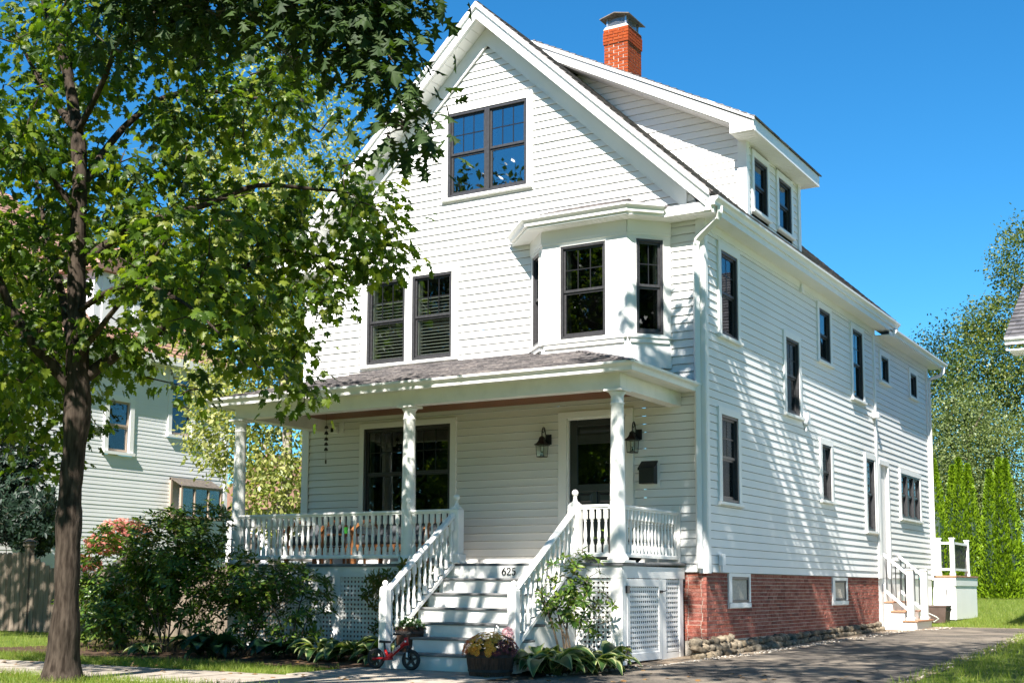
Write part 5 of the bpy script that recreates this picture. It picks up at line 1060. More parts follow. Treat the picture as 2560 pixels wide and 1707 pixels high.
def smooth_path(L_, n=3):
    P = [np.array(p) for p in L_]; out = []
    for i in range(len(P)-1):
        p0, p1, p2, p3 = P[max(0, i-1)], P[i], P[i+1], P[min(len(P)-1, i+2)]
        for k in range(n):
            t = k/n; out.append(.5*((2*p1)+(-p0+p2)*t+(2*p0-5*p1+4*p2-p3)*t*t+(-p0+3*p1-3*p2+p3)*t**3))
    return out+[P[-1]]
def big_tree(nm, label, base, trunk, tr, limbs, blobs, dens, leaf, lsize, mt, bark, per=11, spread=.24, nparts=300, cat='tree', twig_r=.006, droop=.35, hollow=.35, group=None, lnm='leaf', lump=0):
    t_ = thing(nm, label, cat, base, group); q_ = MB(); sp = smooth_path(trunk, 4); n = len(sp)
    rad = [np.interp(i/(n-1), np.linspace(0, 1, len(tr)), tr) for i in range(n)]; 
    if lump:
        dn = densify(sp, .07); cum = np.linspace(0, 1, len(dn)); rad = [np.interp(c, np.linspace(0, 1, n), rad)*(1+.07*math.sin(c*41)+.05*math.sin(c*97+1)) for c in cum]; sp = [p+np.array([.018*math.sin(i*.21), .015*math.sin(i*.17+2), 0]) for i, p in enumerate(dn)]; rad = [r*(1+.55*math.exp(-max(0, p[2]+.05)/.13)) for r, p in zip(rad, sp)]
        k0 = len(q_.v); q_.tube(sp, rad, 22); V_ = q_.v; c_ = [np.array(p) for p in sp for _ in range(22)]
        for i in range(len(V_)):
            a = np.array(V_[i])-c_[i]; w = math.atan2(a[1], a[0]); V_[i] = tuple(c_[i]+a*(1+lump*math.sin(w*9+c_[i][2]*3.1+1.5*math.sin(c_[i][2]*7))*.5+lump*random.uniform(-.5, .5)))
    else: q_.tube(sp, rad, 14)
    q_.build('trunk', bark, t_, smooth=True)
    for L_, r0, r1 in limbs:
        sp = smooth_path(L_, 3); q_ = MB(); q_.tube(sp, list(np.linspace(r0, r1, len(sp))), 8); q_.build('limb', bark, t_, smooth=True)
    T = blob_points(blobs, dens, hollow); paths, dirs = grow([trunk]+[L_ for L_, a, b_ in limbs], T)
    q_ = MB()
    for p in paths: q_.tube(p, list(np.linspace(twig_r*1.6, twig_r*.6, len(p))), 4, False)
    tag(q_.build('twigs', bark, t_), kind='stuff')
    N = len(T)*per; idx = np.repeat(np.arange(len(T)), per); off = rng.normal(size=(N, 3))*spread; off[:, 2] *= .6; back = rng.uniform(0, .45, N)[:, None]; pos = T[idx]+off-dirs[idx]*back*.5
    out = off/np.maximum(1e-6, np.linalg.norm(off, axis=1))[:, None]; fwd = out*.7+dirs[idx]*.4+np.array([0, 0, -droop])+rng.normal(size=(N, 3))*.25; nrm = np.array([0, 0, 1.])+rng.normal(size=(N, 3))*.38+out*.35; size = rng.uniform(.7, 1.25, N)*lsize
    nparts_ = 0; keep = np.ones(N, bool)
    if nparts:
        u, v, dep = project(pos); vis = (u > 5) & (u < 2555) & (v > 5) & (v < 1700) & (dep > 1); sc = np.where(vis, size/np.maximum(dep, .1), 0); top = np.argsort(-sc)[:nparts]; top = top[sc[top] > 0]; keep[top] = False
        V, F = LT[leaf]; me = raw_mesh(lnm, V, F, mt); r, f, n_ = frames(fwd[top], nrm[top]); g = ORG[t_.name]
        for i, k in enumerate(top):
            o = bpy.data.objects.new(lnm, me); COL.objects.link(o); o.parent = t_; s = size[k]; mm = Matrix.Identity(4)
            for a in range(3): mm[a][0] = r[i][a]*s; mm[a][1] = f[i][a]*s; mm[a][2] = n_[i][a]*s; mm[a][3] = pos[k][a]-g[a]
            o.matrix_local = mm
    leaves('crown', LT[leaf], pos[keep], fwd[keep], nrm[keep], size[keep], mt, t_, 'stuff'); return t_
# ---- the street maple on the left
LB = {'trunk': [(-4.37, -7.0, -.1), (-4.37, -7.0, .25), (-4.33, -7.0, .83), (-4.31, -7.0, 1.45), (-4.33, -7.0, 2.09), (-4.32, -7.0, 2.73), (-4.33, -7.0, 3.16), (-4.34, -7.0, 3.59), (-4.35, -7.0, 4.25), (-4.38, -7.0, 4.87), (-4.44, -7.0, 5.5), (-4.59, -6.95, 6.09), (-4.79, -6.9, 6.75), (-5.02, -6.9, 7.22), (-5.29, -6.9, 7.76), (-5.4, -7.0, 8.62)],
 'r1': [(-4.36, -7.0, 4.4), (-3.96, -6.8, 4.73), (-3.46, -6.6, 4.92), (-3.17, -6.3, 5.09), (-2.76, -6.0, 5.31), (-2.43, -5.6, 5.34), (-2.1, -5.3, 5.33)],
 'r2': [(-4.34, -7.0, 3.4), (-3.85, -7.2, 3.55), (-3.41, -7.4, 3.68), (-2.82, -7.6, 3.91), (-2.26, -7.8, 4.18)],
 'r3': [(-4.33, -7.0, 3.1), (-4.06, -6.7, 3.46), (-3.9, -6.4, 3.67), (-3.74, -6.1, 4.0), (-3.47, -5.7, 4.41), (-3.3, -5.3, 4.71), (-2.99, -4.9, 4.81), (-2.59, -4.5, 4.8)],
 'r4': [(-4.34, -7.0, 3.9), (-3.36, -7.4, 3.95), (-2.5, -7.7, 3.8), (-1.8, -7.9, 3.5), (-1.35, -8.0, 3.2)],
 'r5': [(-4.42, -7.0, 5.2), (-4.38, -6.7, 5.76), (-4.28, -6.4, 6.21), (-4.04, -6.1, 6.54), (-3.69, -5.7, 6.66), (-3.18, -5.3, 6.55), (-2.79, -4.9, 6.26)],
 'r6': [(-4.55, -6.95, 5.9), (-3.86, -7.2, 6.31), (-3.42, -7.4, 6.67), (-3.11, -7.5, 7.15)],
 'l1': [(-4.35, -7.0, 3.05), (-4.54, -7.2, 3.36), (-4.59, -7.4, 3.55), (-4.79, -7.5, 3.89), (-4.86, -7.6, 4.16), (-5.04, -7.8, 4.76)],
 'l2': [(-4.36, -7.0, 3.35), (-4.74, -6.8, 3.88), (-5.12, -6.6, 4.33), (-5.56, -6.4, 4.8), (-5.8, -6.3, 5.25), (-6.24, -6.1, 5.91), (-6.64, -6.0, 6.62)],
 'l3': [(-4.42, -7.0, 5.0), (-4.54, -7.2, 5.28), (-4.5, -7.5, 5.41), (-4.57, -7.8, 5.42), (-4.84, -8.0, 5.67)],
 'l4': [(-4.59, -6.95, 6.0), (-5.63, -6.6, 6.88), (-6.58, -6.3, 7.91)], 'u1': [(-4.79, -6.9, 6.75), (-5.02, -6.7, 7.25), (-5.36, -6.5, 7.85), (-5.61, -6.3, 8.75)]}
lim = [(LB['r1'], .055, .015), (LB['r2'], .04, .012), (LB['r3'], .07, .015), (LB['r4'], .035, .01), (LB['r5'], .05, .012), (LB['r6'], .04, .012), (LB['l1'], .075, .03), (LB['l2'], .06, .02), (LB['l3'], .04, .012), (LB['l4'], .05, .015), (LB['u1'], .05, .015)]
mbl = [((-3.2, -6.2, 5.3), (1.3, 1.2, .8), 60), ((-2.6, -5.0, 5.1), (1.0, .9, .75), 46), ((-2.5, -7.4, 4.2), (.9, .8, .6), 34), ((-1.9, -7.7, 3.6), (.65, .6, .5), 20), ((-3.5, -5.8, 4.4), (1.1, 1.0, .6), 44), ((-3.9, -6.5, 3.6), (.7, .7, .5), 18),
 ((-3.4, -5.5, 6.6), (1.3, 1.2, .7), 56), ((-4.3, -6.6, 6.0), (1.3, 1.3, .7), 50), ((-3.3, -7.3, 6.9), (1.1, 1.0, .7), 44), ((-5.0, -7.0, 7.2), (1.3, 1.2, .8), 44), ((-5.2, -6.8, 5.2), (1.1, 1.2, .8), 50), ((-5.2, -7.3, 4.2), (1.0, .9, .7), 44), ((-5.6, -6.4, 6.4), (1.1, 1.0, .8), 40),
 ((-6.6, -5.6, 3.6), (1.1, 1.0, .9), 44), ((-6.5, -6.0, 5.0), (1.0, 1.0, .8), 36), ((-7.3, -5.6, 4.6), (1.0, 1.0, 1.0), 36), ((-4.6, -7.7, 5.3), (.8, .6, .7), 22), ((-5.4, -6.7, 8.4), (1.4, 1.3, .8), 40), ((-4.0, -6.6, 8.0), (1.3, 1.2, .7), 36), ((-4.9, -7.6, 3.3), (.6, .5, .5), 14), ((-2.9, -5.6, 4.2), (.9, .8, .55), 34), ((-2.1, -5.2, 4.5), (.6, .6, .5), 18), ((-3.0, -6.6, 3.4), (.9, .8, .45), 26), ((-6.2, -6.2, 4.2), (1.0, .9, .8), 36), ((-5.6, -6.8, 3.4), (.8, .8, .5), 22), ((-2.9, -6.4, 6.2), (1.0, .9, .6), 32), ((-7.2, -5.2, 3.2), (.9, .8, .7), 24), ((-2.95, -5.0, 3.15), (.22, .22, .28), 9), ((-2.95, -5.2, 3.75), (.35, .3, .3), 10), ((-1.95, -4.6, 4.75), (.4, .4, .3), 12), ((-2.2, -4.7, 5.6), (.5, .5, .3), 12), ((-7.5, -4.8, 3.1), (.8, .8, .7), 34), ((-4.4, -9.3, 5.2), (1.2, 1.2, .8), 44), ((-3.8, -10.8, 6.4), (1.4, 1.2, .8), 44), ((-5.6, -9.8, 5.6), (1.4, 1.2, .8), 40), ((-6.6, -8.4, 4.8), (1.2, 1.2, .8), 34), ((-5.4, -8.8, 3.9), (.9, .8, .5), 22)]
big_tree('maple_tree', 'street maple with grey trunk and dense green leaves beside the sidewalk', (-4.37, -7, 0), LB['trunk'], [.17, .145, .13, .122, .122, .13, .115, .092, .086, .08, .074, .066, .058, .05, .04, .03], lim, mbl, .64, 'maple', .112, 'maple_leaf', 'bark', per=19, spread=.175, droop=.8, hollow=.15, lump=.06)
# ---- the dark oak that hangs into the picture from above; its crown shades the steps, drive and side wall
ot = [(-1.6, -13.2, -.2), (-1.6, -13.2, 2), (-1.5, -13.1, 4), (-1.2, -12.8, 6), (-.8, -12.4, 8), (-.4, -12, 10), (0, -11.6, 11.6)]
ol = [([(-1.4, -13, 5), (-.8, -11.6, 6.4), (0, -10.3, 6.6), (.7, -9.3, 6.1), (1.2, -8.9, 5.4)], .12, .02), ([(-1.2, -12.8, 6.2), (.8, -11.4, 8), (2.8, -10, 9), (4.6, -9, 9.2)], .13, .03), ([(-.9, -12.5, 7.6), (-1.6, -10.6, 8.6), (-2.2, -9, 9)], .1, .03), ([(-.5, -12.1, 9.4), (1.4, -10.8, 10.8), (3.2, -9.6, 11.2)], .1, .03), ([(-.6, -12.2, 8.6), (-.2, -10.2, 9.4), (.4, -8.4, 9.6)], .1, .03), ([(-1.5, -13.1, 4.4), (-1.4, -11.2, 5.9), (-1.0, -9.9, 6.2), (-.6, -9.2, 5.9)], .09, .02)]
obl = [((-.35, -9.3, 5.75), (.75, .7, .5), 60), ((.45, -9.1, 5.4), (.55, .55, .5), 52), ((.95, -9.0, 5.0), (.3, .3, .35), 26), ((1.22, -9.0, 4.4), (.12, .12, .34), 14), ((1.2, -9.0, 5.3), (.22, .25, .2), 9), ((-.9, -9.4, 6.4), (.9, .8, .5), 26), ((.4, -9.6, 6.5), (1.1, .9, .5), 34), ((-1.2, -9.0, 5.6), (.6, .5, .4), 26),
 ((2.2, -9.6, 8.2), (1.7, 1.5, .9), 40), ((4.0, -8.9, 8.8), (1.8, 1.6, 1.0), 44), ((5.6, -8.6, 9.0), (1.4, 1.4, .9), 26), ((-2.2, -9.0, 9.0), (1.6, 1.4, .9), 18), ((.3, -8.6, 9.2), (1.7, 1.3, .9), 15), ((2.9, -9.4, 10.8), (1.8, 1.5, 1.0), 36), ((-.4, -10.6, 10.8), (1.9, 1.5, 1.0), 14), ((-4.0, -9.6, 9.6), (1.6, 1.4, .9), 14), ((.8, -11.6, 11.6), (1.8, 1.5, .9), 12)]
big_tree('oak_tree', 'dark oak leaning over the street with branches hanging above the gable', (-1.6, -13.2, -.2), ot, [.28, .25, .23, .2, .17, .13, .08], ol, obl, 1.0, 'oak', .15, 'oak_leaf', 'bark_dark', per=13, spread=.18)
# ---- a maple on the drive's far side, out of the picture; it throws the dappled shade on drive and side wall
dt = [(6.4, -6.4, -.1), (6.4, -6.4, 2), (6.35, -6.4, 4), (6.2, -6.3, 6), (6.0, -6.2, 8), (5.8, -6.1, 10)]
dl = [([(6.3, -6.4, 5), (5, -6.2, 7), (3.6, -6.2, 8.4), (2.2, -6.2, 9)], .1, .03), ([(6.2, -6.3, 6.2), (5.4, -5, 7.6), (4.6, -4, 8.4)], .09, .03), ([(6.3, -6.4, 5.4), (5.6, -8, 7.2), (4.6, -9.6, 8.4), (3.6, -10.6, 8.8)], .1, .03), ([(6.1, -6.2, 7), (6.8, -7.6, 8.4), (7, -9.4, 9)], .09, .03)]
dbl = [((1.7, -1.8, 9.45), (.7, 1.1, .3), 26), ((1.6, -4, 8.9), (.8, 1.2, .6), 46), ((1.5, -6, 9.6), (.9, 1.2, 1.0), 60), ((1.3, -7.6, 10.6), (1.0, 1.0, .9), 36), ((.95, -6.2, 10.7), (.4, .5, .6), 8), ((2.8, -5.2, 8.7), (1.1, 1.0, .7), 24), ((3.7, -6.6, 9.2), (1.5, 1.3, .9), 32), ((4.4, -4.0, 8.6), (1.4, 1.2, .8), 22), ((3.5, -10.8, 9.0), (1.6, 1.4, .9), 32), ((5.6, -8.4, 9.2), (1.6, 1.5, .9), 60), ((7.0, -10, 9.2), (1.8, 1.6, 1), 60), ((6.2, -6.0, 9.6), (1.8, 1.6, 1), 56), ((7.6, -12.5, 9), (1.8, 1.6, 1), 50), ((5.6, -12.5, 9.4), (1.6, 1.4, 1), 48), ((6.2, -3.6, 9.2), (1.6, 1.4, .8), 44)]
big_tree('maple_tree', 'maple beside the driveway whose high crown shades the asphalt', (6.4, -6.4, 0), dt, [.24, .2, .18, .16, .13, .08], dl, dbl, 1.0, 'maple', .17, 'maple_leaf', 'bark', per=12, spread=.26, nparts=0)
ft = [(-13.2, -8.2, -.1), (-13.2, -8.2, 2), (-13.1, -8.1, 4), (-13, -8, 6), (-12.9, -7.9, 8)]
fl = [([(-13.1, -8.1, 4.2), (-12, -6.6, 5.6), (-11, -5.4, 6.2)], .1, .03), ([(-13, -8, 5.4), (-14, -6.4, 6.8), (-14.6, -5, 7.2)], .09, .03), ([(-13, -8, 4.8), (-11.6, -7.2, 6.6), (-10.4, -6.4, 7.4)], .09, .03)]
fb = [((-11, -5.2, 6.2), (1.6, 1.4, .9), 40), ((-12.6, -5.4, 6.8), (1.6, 1.4, .9), 40), ((-14.4, -5.2, 7), (1.6, 1.5, .9), 40), ((-10.4, -6.4, 7.4), (1.4, 1.3, .8), 26), ((-12.9, -7.6, 8.4), (1.8, 1.6, 1), 26), ((-9.6, -4.4, 5.4), (.9, .8, .6), 16)]
big_tree('maple_tree', 'maple farther along the sidewalk shading the dark fence', (-13.2, -8.2, 0), ft, [.22, .19, .17, .14, .08], fl, fb, 1.0, 'maple', .16, 'maple_leaf', 'bark', per=12, spread=.26, nparts=0)
# ---- simpler trees further off
def far_tree(nm, label, base, h, tr, blobs, n, ls, mt, bark='bark_dark', T='simple', group=None, limbs=5):
    x, y, z = base; t_ = thing(nm, label, 'tree', base, group); q_ = MB(); P = [(x+random.uniform(-.1, .1)*i, y+random.uniform(-.1, .1)*i, z-.2+(h*.8)*i/6) for i in range(7)]; q_.tube(P, list(np.linspace(tr, tr*.25, 7)), 8); q_.build('trunk', bark, t_, smooth=True)
    q_ = MB()
    for c, r, k in blobs:
        s = P[min(6, max(1, int((c[2]-z-.8)/(h*.8)*6)))]; mid = [(s[0]+c[0])/2, (s[1]+c[1])/2, (s[2]+c[2])/2+.2]; q_.tube([s, mid, c], [tr*.35, tr*.2, tr*.06], 5)
    q_.build('limbs', bark, t_)
    tot = sum(k for c, r, k in blobs); pos = []; out = []
    for c, r, k in blobs:
        m_ = int(n*k/tot); cl = max(3, m_//26); v = rng.normal(size=(cl, 3)); v /= np.linalg.norm(v, axis=1)[:, None]; cc = np.array(c)+v*np.array(r)*rng.uniform(.45, 1.0, cl)[:, None]**.6
        i = rng.integers(0, cl, m_); p = cc[i]+rng.normal(size=(m_, 3))*np.array(r)*.16; pos.append(p); d = p-np.array(c); out.append(d/np.maximum(1e-6, np.linalg.norm(d, axis=1))[:, None])
    pos = np.vstack(pos); out = np.vstack(out); m_ = len(pos)
    leaves('crown', LT[T], pos, out*.6+rng.normal(size=(m_, 3))*.6+np.array([0, 0, -.3]), np.array([0, 0, .8])+rng.normal(size=(m_, 3))*.6+out*.3, rng.uniform(.7, 1.3, m_)*ls, mt, t_, 'stuff'); return t_
far_tree('birch_tree', 'birch with pale trunk and yellow-green leaves behind the porch', (-12.6, 6.0, .2), 13, .16, [((-12.4, 6, 5), (2.0, 2, 2), 14), ((-12.0, 5.6, 8), (2.3, 2, 2.2), 16), ((-13.6, 6.4, 7), (2.0, 2, 2.2), 14), ((-12.8, 6, 11), (2.0, 2, 2.2), 14), ((-11.0, 6.6, 6.2), (1.4, 1.4, 2), 9), ((-14.0, 6, 4.6), (1.0, 1.2, 1.2), 6), ((-12.2, 5.8, 3.0), (1.2, 1.2, 1.0), 8), ((-13.6, 5.4, 9.6), (1.6, 1.6, 1.8), 8), ((-10.6, 6.4, 3.2), (1.0, 1, 1.4), 7)], 38000, .125, 'birch_leaf', 'bark_birch')
far_tree('leafy_tree', 'dark green tree standing behind the pale birch', (-15.5, 20, .4), 14, .25, [((-15.5, 20, 5), (3, 2.5, 3), 12), ((-14.5, 20, 9), (3, 2.5, 3), 12), ((-17.5, 20, 8), (2.5, 2.5, 3), 10), ((-12.5, 19, 6), (2.5, 2, 3.4), 10)], 9000, .24, 'bg_leaf_dark')
far_tree('leafy_tree', 'green tree showing above the neighbour roof near its chimney', (-27, 14, .4), 15, .25, [((-27, 13, 11), (3.4, 3, 3), 12), ((-24.5, 14, 12), (3, 3, 3), 12), ((-29, 12, 9), (3, 3, 3), 10)], 6000, .28, 'bg_leaf')
# trees beyond the rear hedge
BT = [((-6.2, 47, .8), 12, 'bg_leaf_dark', 'dark round-topped tree behind the rear wing roof', [((-7.2, 47, 9.5), (2.2, 2, 3.4), 12), ((-5.4, 46, 10.5), (2.2, 2, 3), 12), ((-6.0, 46, 6), (3, 2, 3), 12)], 27000, 0.143),
 ((-2.0, 44, .8), 17, 'bg_leaf', 'tall tree with yellowing leaves rising above the arborvitae hedge', [((-2.2, 44, 15.6), (1.6, 1.5, 1.8), 9), ((-3.4, 44, 13), (1.8, 1.5, 1.0), 8), ((-1.0, 44, 13), (1.8, 1.5, 2), 10), ((-3.6, 43, 10.6), (2.2, 2, 2), 13), ((-1.4, 43, 9.5), (2.2, 2, 2.4), 13), ((-2.6, 43, 6.5), (2.6, 2, 2.4), 13)], 33000, 0.143),
 ((-4.2, 40, .8), 10, 'bg_leaf_light', 'broad leafy tree directly behind the pointed arborvitae', [((-4.6, 40, 7.0), (2.2, 1.8, 2.6), 14), ((-3.0, 39.5, 5.6), (2.4, 1.8, 2.6), 14), ((-4.8, 39.5, 4.2), (2, 1.6, 2.4), 12), ((-2.2, 39.5, 3.2), (2, 1.5, 2), 9)], 33000, 0.121),
 ((.6, 42, .8), 9, 'bg_leaf_light', 'pale green tree beside the tall yellowing tree', [((.2, 42, 5.4), (2.2, 1.8, 2.2), 12), ((-.6, 41.5, 3.6), (2, 1.6, 2), 10), ((2.4, 42, 5), (2.4, 2, 2.4), 12)], 21000, 0.121),
 ((4.6, 50, .9), 13, 'bg_leaf_dark', 'dark tree behind the right-hand neighbour house', [((4, 50, 8), (4, 3, 4), 12), ((8, 50, 7), (4, 3, 4), 12), ((1.0, 50, 9), (2.4, 2, 2.6), 9)], 21000, 0.165),
 ((-14, 52, .9), 14, 'bg_leaf_dark', 'dark tree far behind the house roof', [((-14, 52, 7), (5, 3, 4), 12), ((-22, 54, 7), (5, 3, 4), 12)], 18000, 0.176)]
for b_, h, mt_, lb, bl_, n_, ls in BT: far_tree('leafy_tree', lb, b_, h, .2, bl_, n_, ls, mt_, group=None)
# trees across the street: they stand behind the camera and are mirrored in the windows
for i, (x, y, s) in enumerate(((-18.5, -25, 1.3), (-24.5, -26, 1.35), (-32, -25, 1.35), (-42, -28, 1.4), (-12, -26, 1.2), (2, -30, 1.2), (18, -44, 1.2), (30, -30, 1.1), (27, -11, 1.25), (36, -8, 1.3))):
    lb = ['leafy street tree across the road opposite the porch', 'tallest leafy street tree across the road', 'leafy street tree across the road opposite the fence', 'leafy street tree far down the road past the fence', 'leafy street tree across the road opposite the bay window', 'leafy street tree across the road opposite the driveway', 'leafy street tree across the road past the driveway', 'leafy street tree at the road bend past the driveway', 'leafy tree in the garden beyond the right-hand neighbour', 'farther leafy tree in the garden beyond the right-hand neighbour'][i]
    far_tree('street_tree', lb, (x, y, -.2), 12*s, .3, [((x, y, 6.5*s), (3.4*s, 3, 3*s), 12), ((x+2*s, y, 9*s), (2.6*s, 2.4, 2.4*s), 9), ((x-2.2*s, y, 8.6*s), (2.6*s, 2.4, 2.4*s), 9), ((x, y, 11*s), (2.2*s, 2, 2*s), 7), ((x+1.5*s, y+1, 4*s), (2.6*s, 2, 1.6*s), 7), ((x-2.*s, y+1, 4.4*s), (2.4*s, 2, 1.6*s), 7)], 22000 if i < 5 else 8000, .3 if i < 5 else .5, 'bg_leaf_dark', group='trees across the street')
# ---- arborvitae
def arbor(x, y, h, r, label):
    z0 = gz(x, y); t_ = thing('arborvitae', label, 'shrub', (x, y, z0), 'arborvitae along the back of the lawn'); n = int(9000*h/4.5*r/.6)
    u = rng.uniform(0, 1, n)**1.25; th = rng.uniform(0, 2*math.pi, n); rr = r*(np.minimum(1, (1-u)*1.12+.01))**.85*(1+.10*np.sin(th*3+x*5)+.08*np.sin(u*25+th*2))*rng.uniform(.78, 1.06, n); zz = z0+u*h
    pos = np.stack([x+rr*np.cos(th), y+rr*np.sin(th), zz], 1); out = np.stack([np.cos(th), np.sin(th), np.zeros(n)], 1)
    leaves('foliage', LT['spray'], pos, np.array([0, 0, 1.])+out*.45+rng.normal(size=(n, 3))*.3, np.cross(out, np.array([0, 0, 1.]))+rng.normal(size=(n, 3))*.7+out*.6, rng.uniform(.07, .15, n), 'arbor_leaf', t_, 'stuff')
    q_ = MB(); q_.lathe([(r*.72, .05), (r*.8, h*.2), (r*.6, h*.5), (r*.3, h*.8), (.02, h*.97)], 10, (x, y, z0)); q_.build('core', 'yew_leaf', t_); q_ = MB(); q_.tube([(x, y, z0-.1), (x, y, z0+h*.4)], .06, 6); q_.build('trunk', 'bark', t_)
for x, h, r, lb in ((-3.5, 4.75, .62, 'pointed arborvitae partly behind the rear deck railing'), (-2.9, 4.5, .5, 'slim arborvitae next to the one behind the deck'), (-2.68, 4.75, .52, 'tallest arborvitae of the first cluster of three beyond the lawn'), (-2.42, 4.55, .52, 'arborvitae on the driveway side of the first cluster'), (-1.68, 4.3, .45, 'short arborvitae starting the second cluster beyond the lawn'), (-1.38, 4.7, .5, 'tall arborvitae with twin tip in the second cluster'), (-1.18, 4.66, .52, 'arborvitae on the driveway side of the second cluster'), (-.2, 1.7, .7, 'broad low arborvitae at the driveway end of the hedge'), (.9, 1.6, .8, 'last low arborvitae of the hedge beside the neighbour house'), (-4.3, 4.4, .6, 'arborvitae hidden behind the deck next to the rear wing'), (-2.02, 1.3, .5, 'low arborvitae filling the gap between the two clusters')):
    arbor(x, 30+random.uniform(-.3, .3), h, r, lb)
# ---- shrubs
def whorls(T, dirs, per, ls, lt='oval', flat=.5):
    N = len(T)*per; idx = np.repeat(np.arange(len(T)), per); a = np.tile(np.arange(per)*2*math.pi/per, len(T))+rng.uniform(0, 6.28, len(T))[idx]; d = dirs[idx]; ref = np.where(np.abs(d[:, 2:3]) > .9, np.array([[1., 0, 0]]), np.array([[0, 0, 1.]])); e1 = np.cross(d, ref); e1 /= np.linalg.norm(e1, axis=1)[:, None]; e2 = np.cross(d, e1)
    rad = e1*np.cos(a)[:, None]+e2*np.sin(a)[:, None]; pos = T[idx]-d*rng.uniform(0, .05, N)[:, None]+rad*.01; fwd = rad+d*flat*rng.uniform(-.2, 1.2, N)[:, None]+rng.normal(size=(N, 3))*.12; nrm = d*1.0-rad*.3+rng.normal(size=(N, 3))*.15; return pos, fwd, nrm, rng.uniform(.75, 1.2, N)*ls
def shrub(nm, label, base, blobs, dens, per=7, ls=.11, mt='rhodo_leaf', stems=6, hollow=.55, stemr=.014, up=.7, lt='oval', cat='shrub', extra=0):
    t_ = thing(nm, label, cat, base); T = blob_points(blobs, dens, hollow); T = T[T[:, 2] > base[2]+.08]; S = []
    for i in range(stems):
        c = T[rng.integers(len(T))]; b0 = np.array(base)+np.array([random.uniform(-.12, .12), random.uniform(-.12, .12), -.05]); S.append([b0, b0*.55+c*.45+np.array([0, 0, .1]), b0*.15+c*.85])
    paths, dirs = grow(S, T, sag=.05, step=.2); q_ = MB()
    for s in S: q_.tube(smooth_path(s, 3), list(np.linspace(stemr, stemr*.5, 7)), 6)
    q_.build('stems', 'stem', t_); q_ = MB()
    for p in paths: q_.tube(p, list(np.linspace(.006, .003, len(p))), 3, False)
    tag(q_.build('twigs', 'stem', t_), kind='stuff')
    ctr = np.mean(T, axis=0); o_ = T-ctr; o_ /= np.maximum(1e-6, np.linalg.norm(o_, axis=1))[:, None]; d = dirs*.4+o_*.5+np.array([0, 0, up]); d /= np.linalg.norm(d, axis=1)[:, None]
    pos, fwd, nrm, s = whorls(T, d, per, ls); leaves('foliage', LT[lt], pos, fwd, nrm, s, mt, t_, 'stuff'); return t_
shrub('rhododendron', 'large leafy rhododendron against the fence side of the porch', (-8.3, -2.5, .06), [((-8.7, -2.3, 1.2), (.8, .7, .8), 60), ((-8.2, -2.6, .7), (.9, .6, .6), 60), ((-8.9, -2.6, .6), (.6, .5, .5), 34), ((-8.0, -2.2, 1.65), (.55, .5, .5), 36)], 3.6)
shrub('rhododendron', 'tall open rhododendron in front of the left porch column', (-7.2, -2.75, .06), [((-7.3, -2.6, 1.5), (.65, .6, .65), 60), ((-6.9, -2.7, 1.0), (.6, .5, .6), 50), ((-6.7, -2.55, 1.8), (.5, .45, .45), 38), ((-7.7, -2.7, .9), (.5, .5, .5), 26)], 3.6)
shrub('rhododendron', 'dark rhododendron before the lattice left of the stairs', (-5.7, -2.75, .06), [((-6.1, -2.7, 1.1), (.6, .5, .5), 46), ((-5.6, -2.8, .95), (.6, .45, .4), 40), ((-5.1, -2.7, 1.1), (.55, .4, .32), 30), ((-5.9, -2.9, .5), (.7, .4, .4), 34)], 3.2, ls=.095)
shrub('rhododendron', 'loose sprawling rhododendron nearest the climbing vine on the lattice', (-4.75, -2.75, .05), [((-5.0, -2.7, 1.05), (.4, .3, .3), 22), ((-4.5, -2.7, .85), (.4, .3, .3), 20), ((-4.75, -2.8, .45), (.5, .3, .3), 22)], 2.2, ls=.095, hollow=.2)
shrub('rhododendron', 'slender rhododendron beside the right stair railing', (-.62, -2.75, .06), [((-.55, -2.75, 1.15), (.34, .3, .34), 30), ((-.75, -2.8, .8), (.25, .25, .3), 16), ((-.35, -2.7, .75), (.28, .25, .34), 20), ((-.85, -2.9, 1.0), (.16, .16, .2), 6)], 1.75, ls=.09, up=.5, hollow=.3)
shrub('vine_shrub', 'thin yellowing vine climbing the lattice left of the stairs', (-3.5, -2.25, .04), [((-3.9, -2.2, .95), (.2, .16, .3), 16), ((-3.3, -2.2, 1.2), (.4, .15, .16), 20), ((-3.6, -2.2, .5), (.3, .16, .35), 16), ((-3.15, -2.25, .8), (.16, .14, .35), 10)], 2.4, per=5, ls=.1, mt='vine_leaf', hollow=.2, up=-.3)
shrub('yew', 'dark needled yew behind the fence next to the maple trunk', (-15.9, 1.5, .1), [((-16.0, 1.5, 2.6), (.9, .9, .9), 80), ((-15.3, 1.4, 2.3), (.7, .7, .6), 56), ((-16.3, 1.5, 3.6), (.8, .8, .7), 60), ((-14.9, 1.3, 1.9), (.5, .5, .35), 26)], 6, per=8, ls=.13, mt='yew_leaf', hollow=.3, up=.0)
shrub('japanese_maple', 'red-leaved japanese maple rising behind the fence', (-12.2, 1.2, .1), [((-12.3, 1.2, 2.05), (.5, .5, .2), 28), ((-12.8, 1.2, 1.75), (.55, .5, .22), 30), ((-13.4, 1.1, 1.4), (.5, .4, .2), 18)], 2.2, per=6, ls=.085, mt='red_maple', hollow=.0, up=.0, lt='maple')
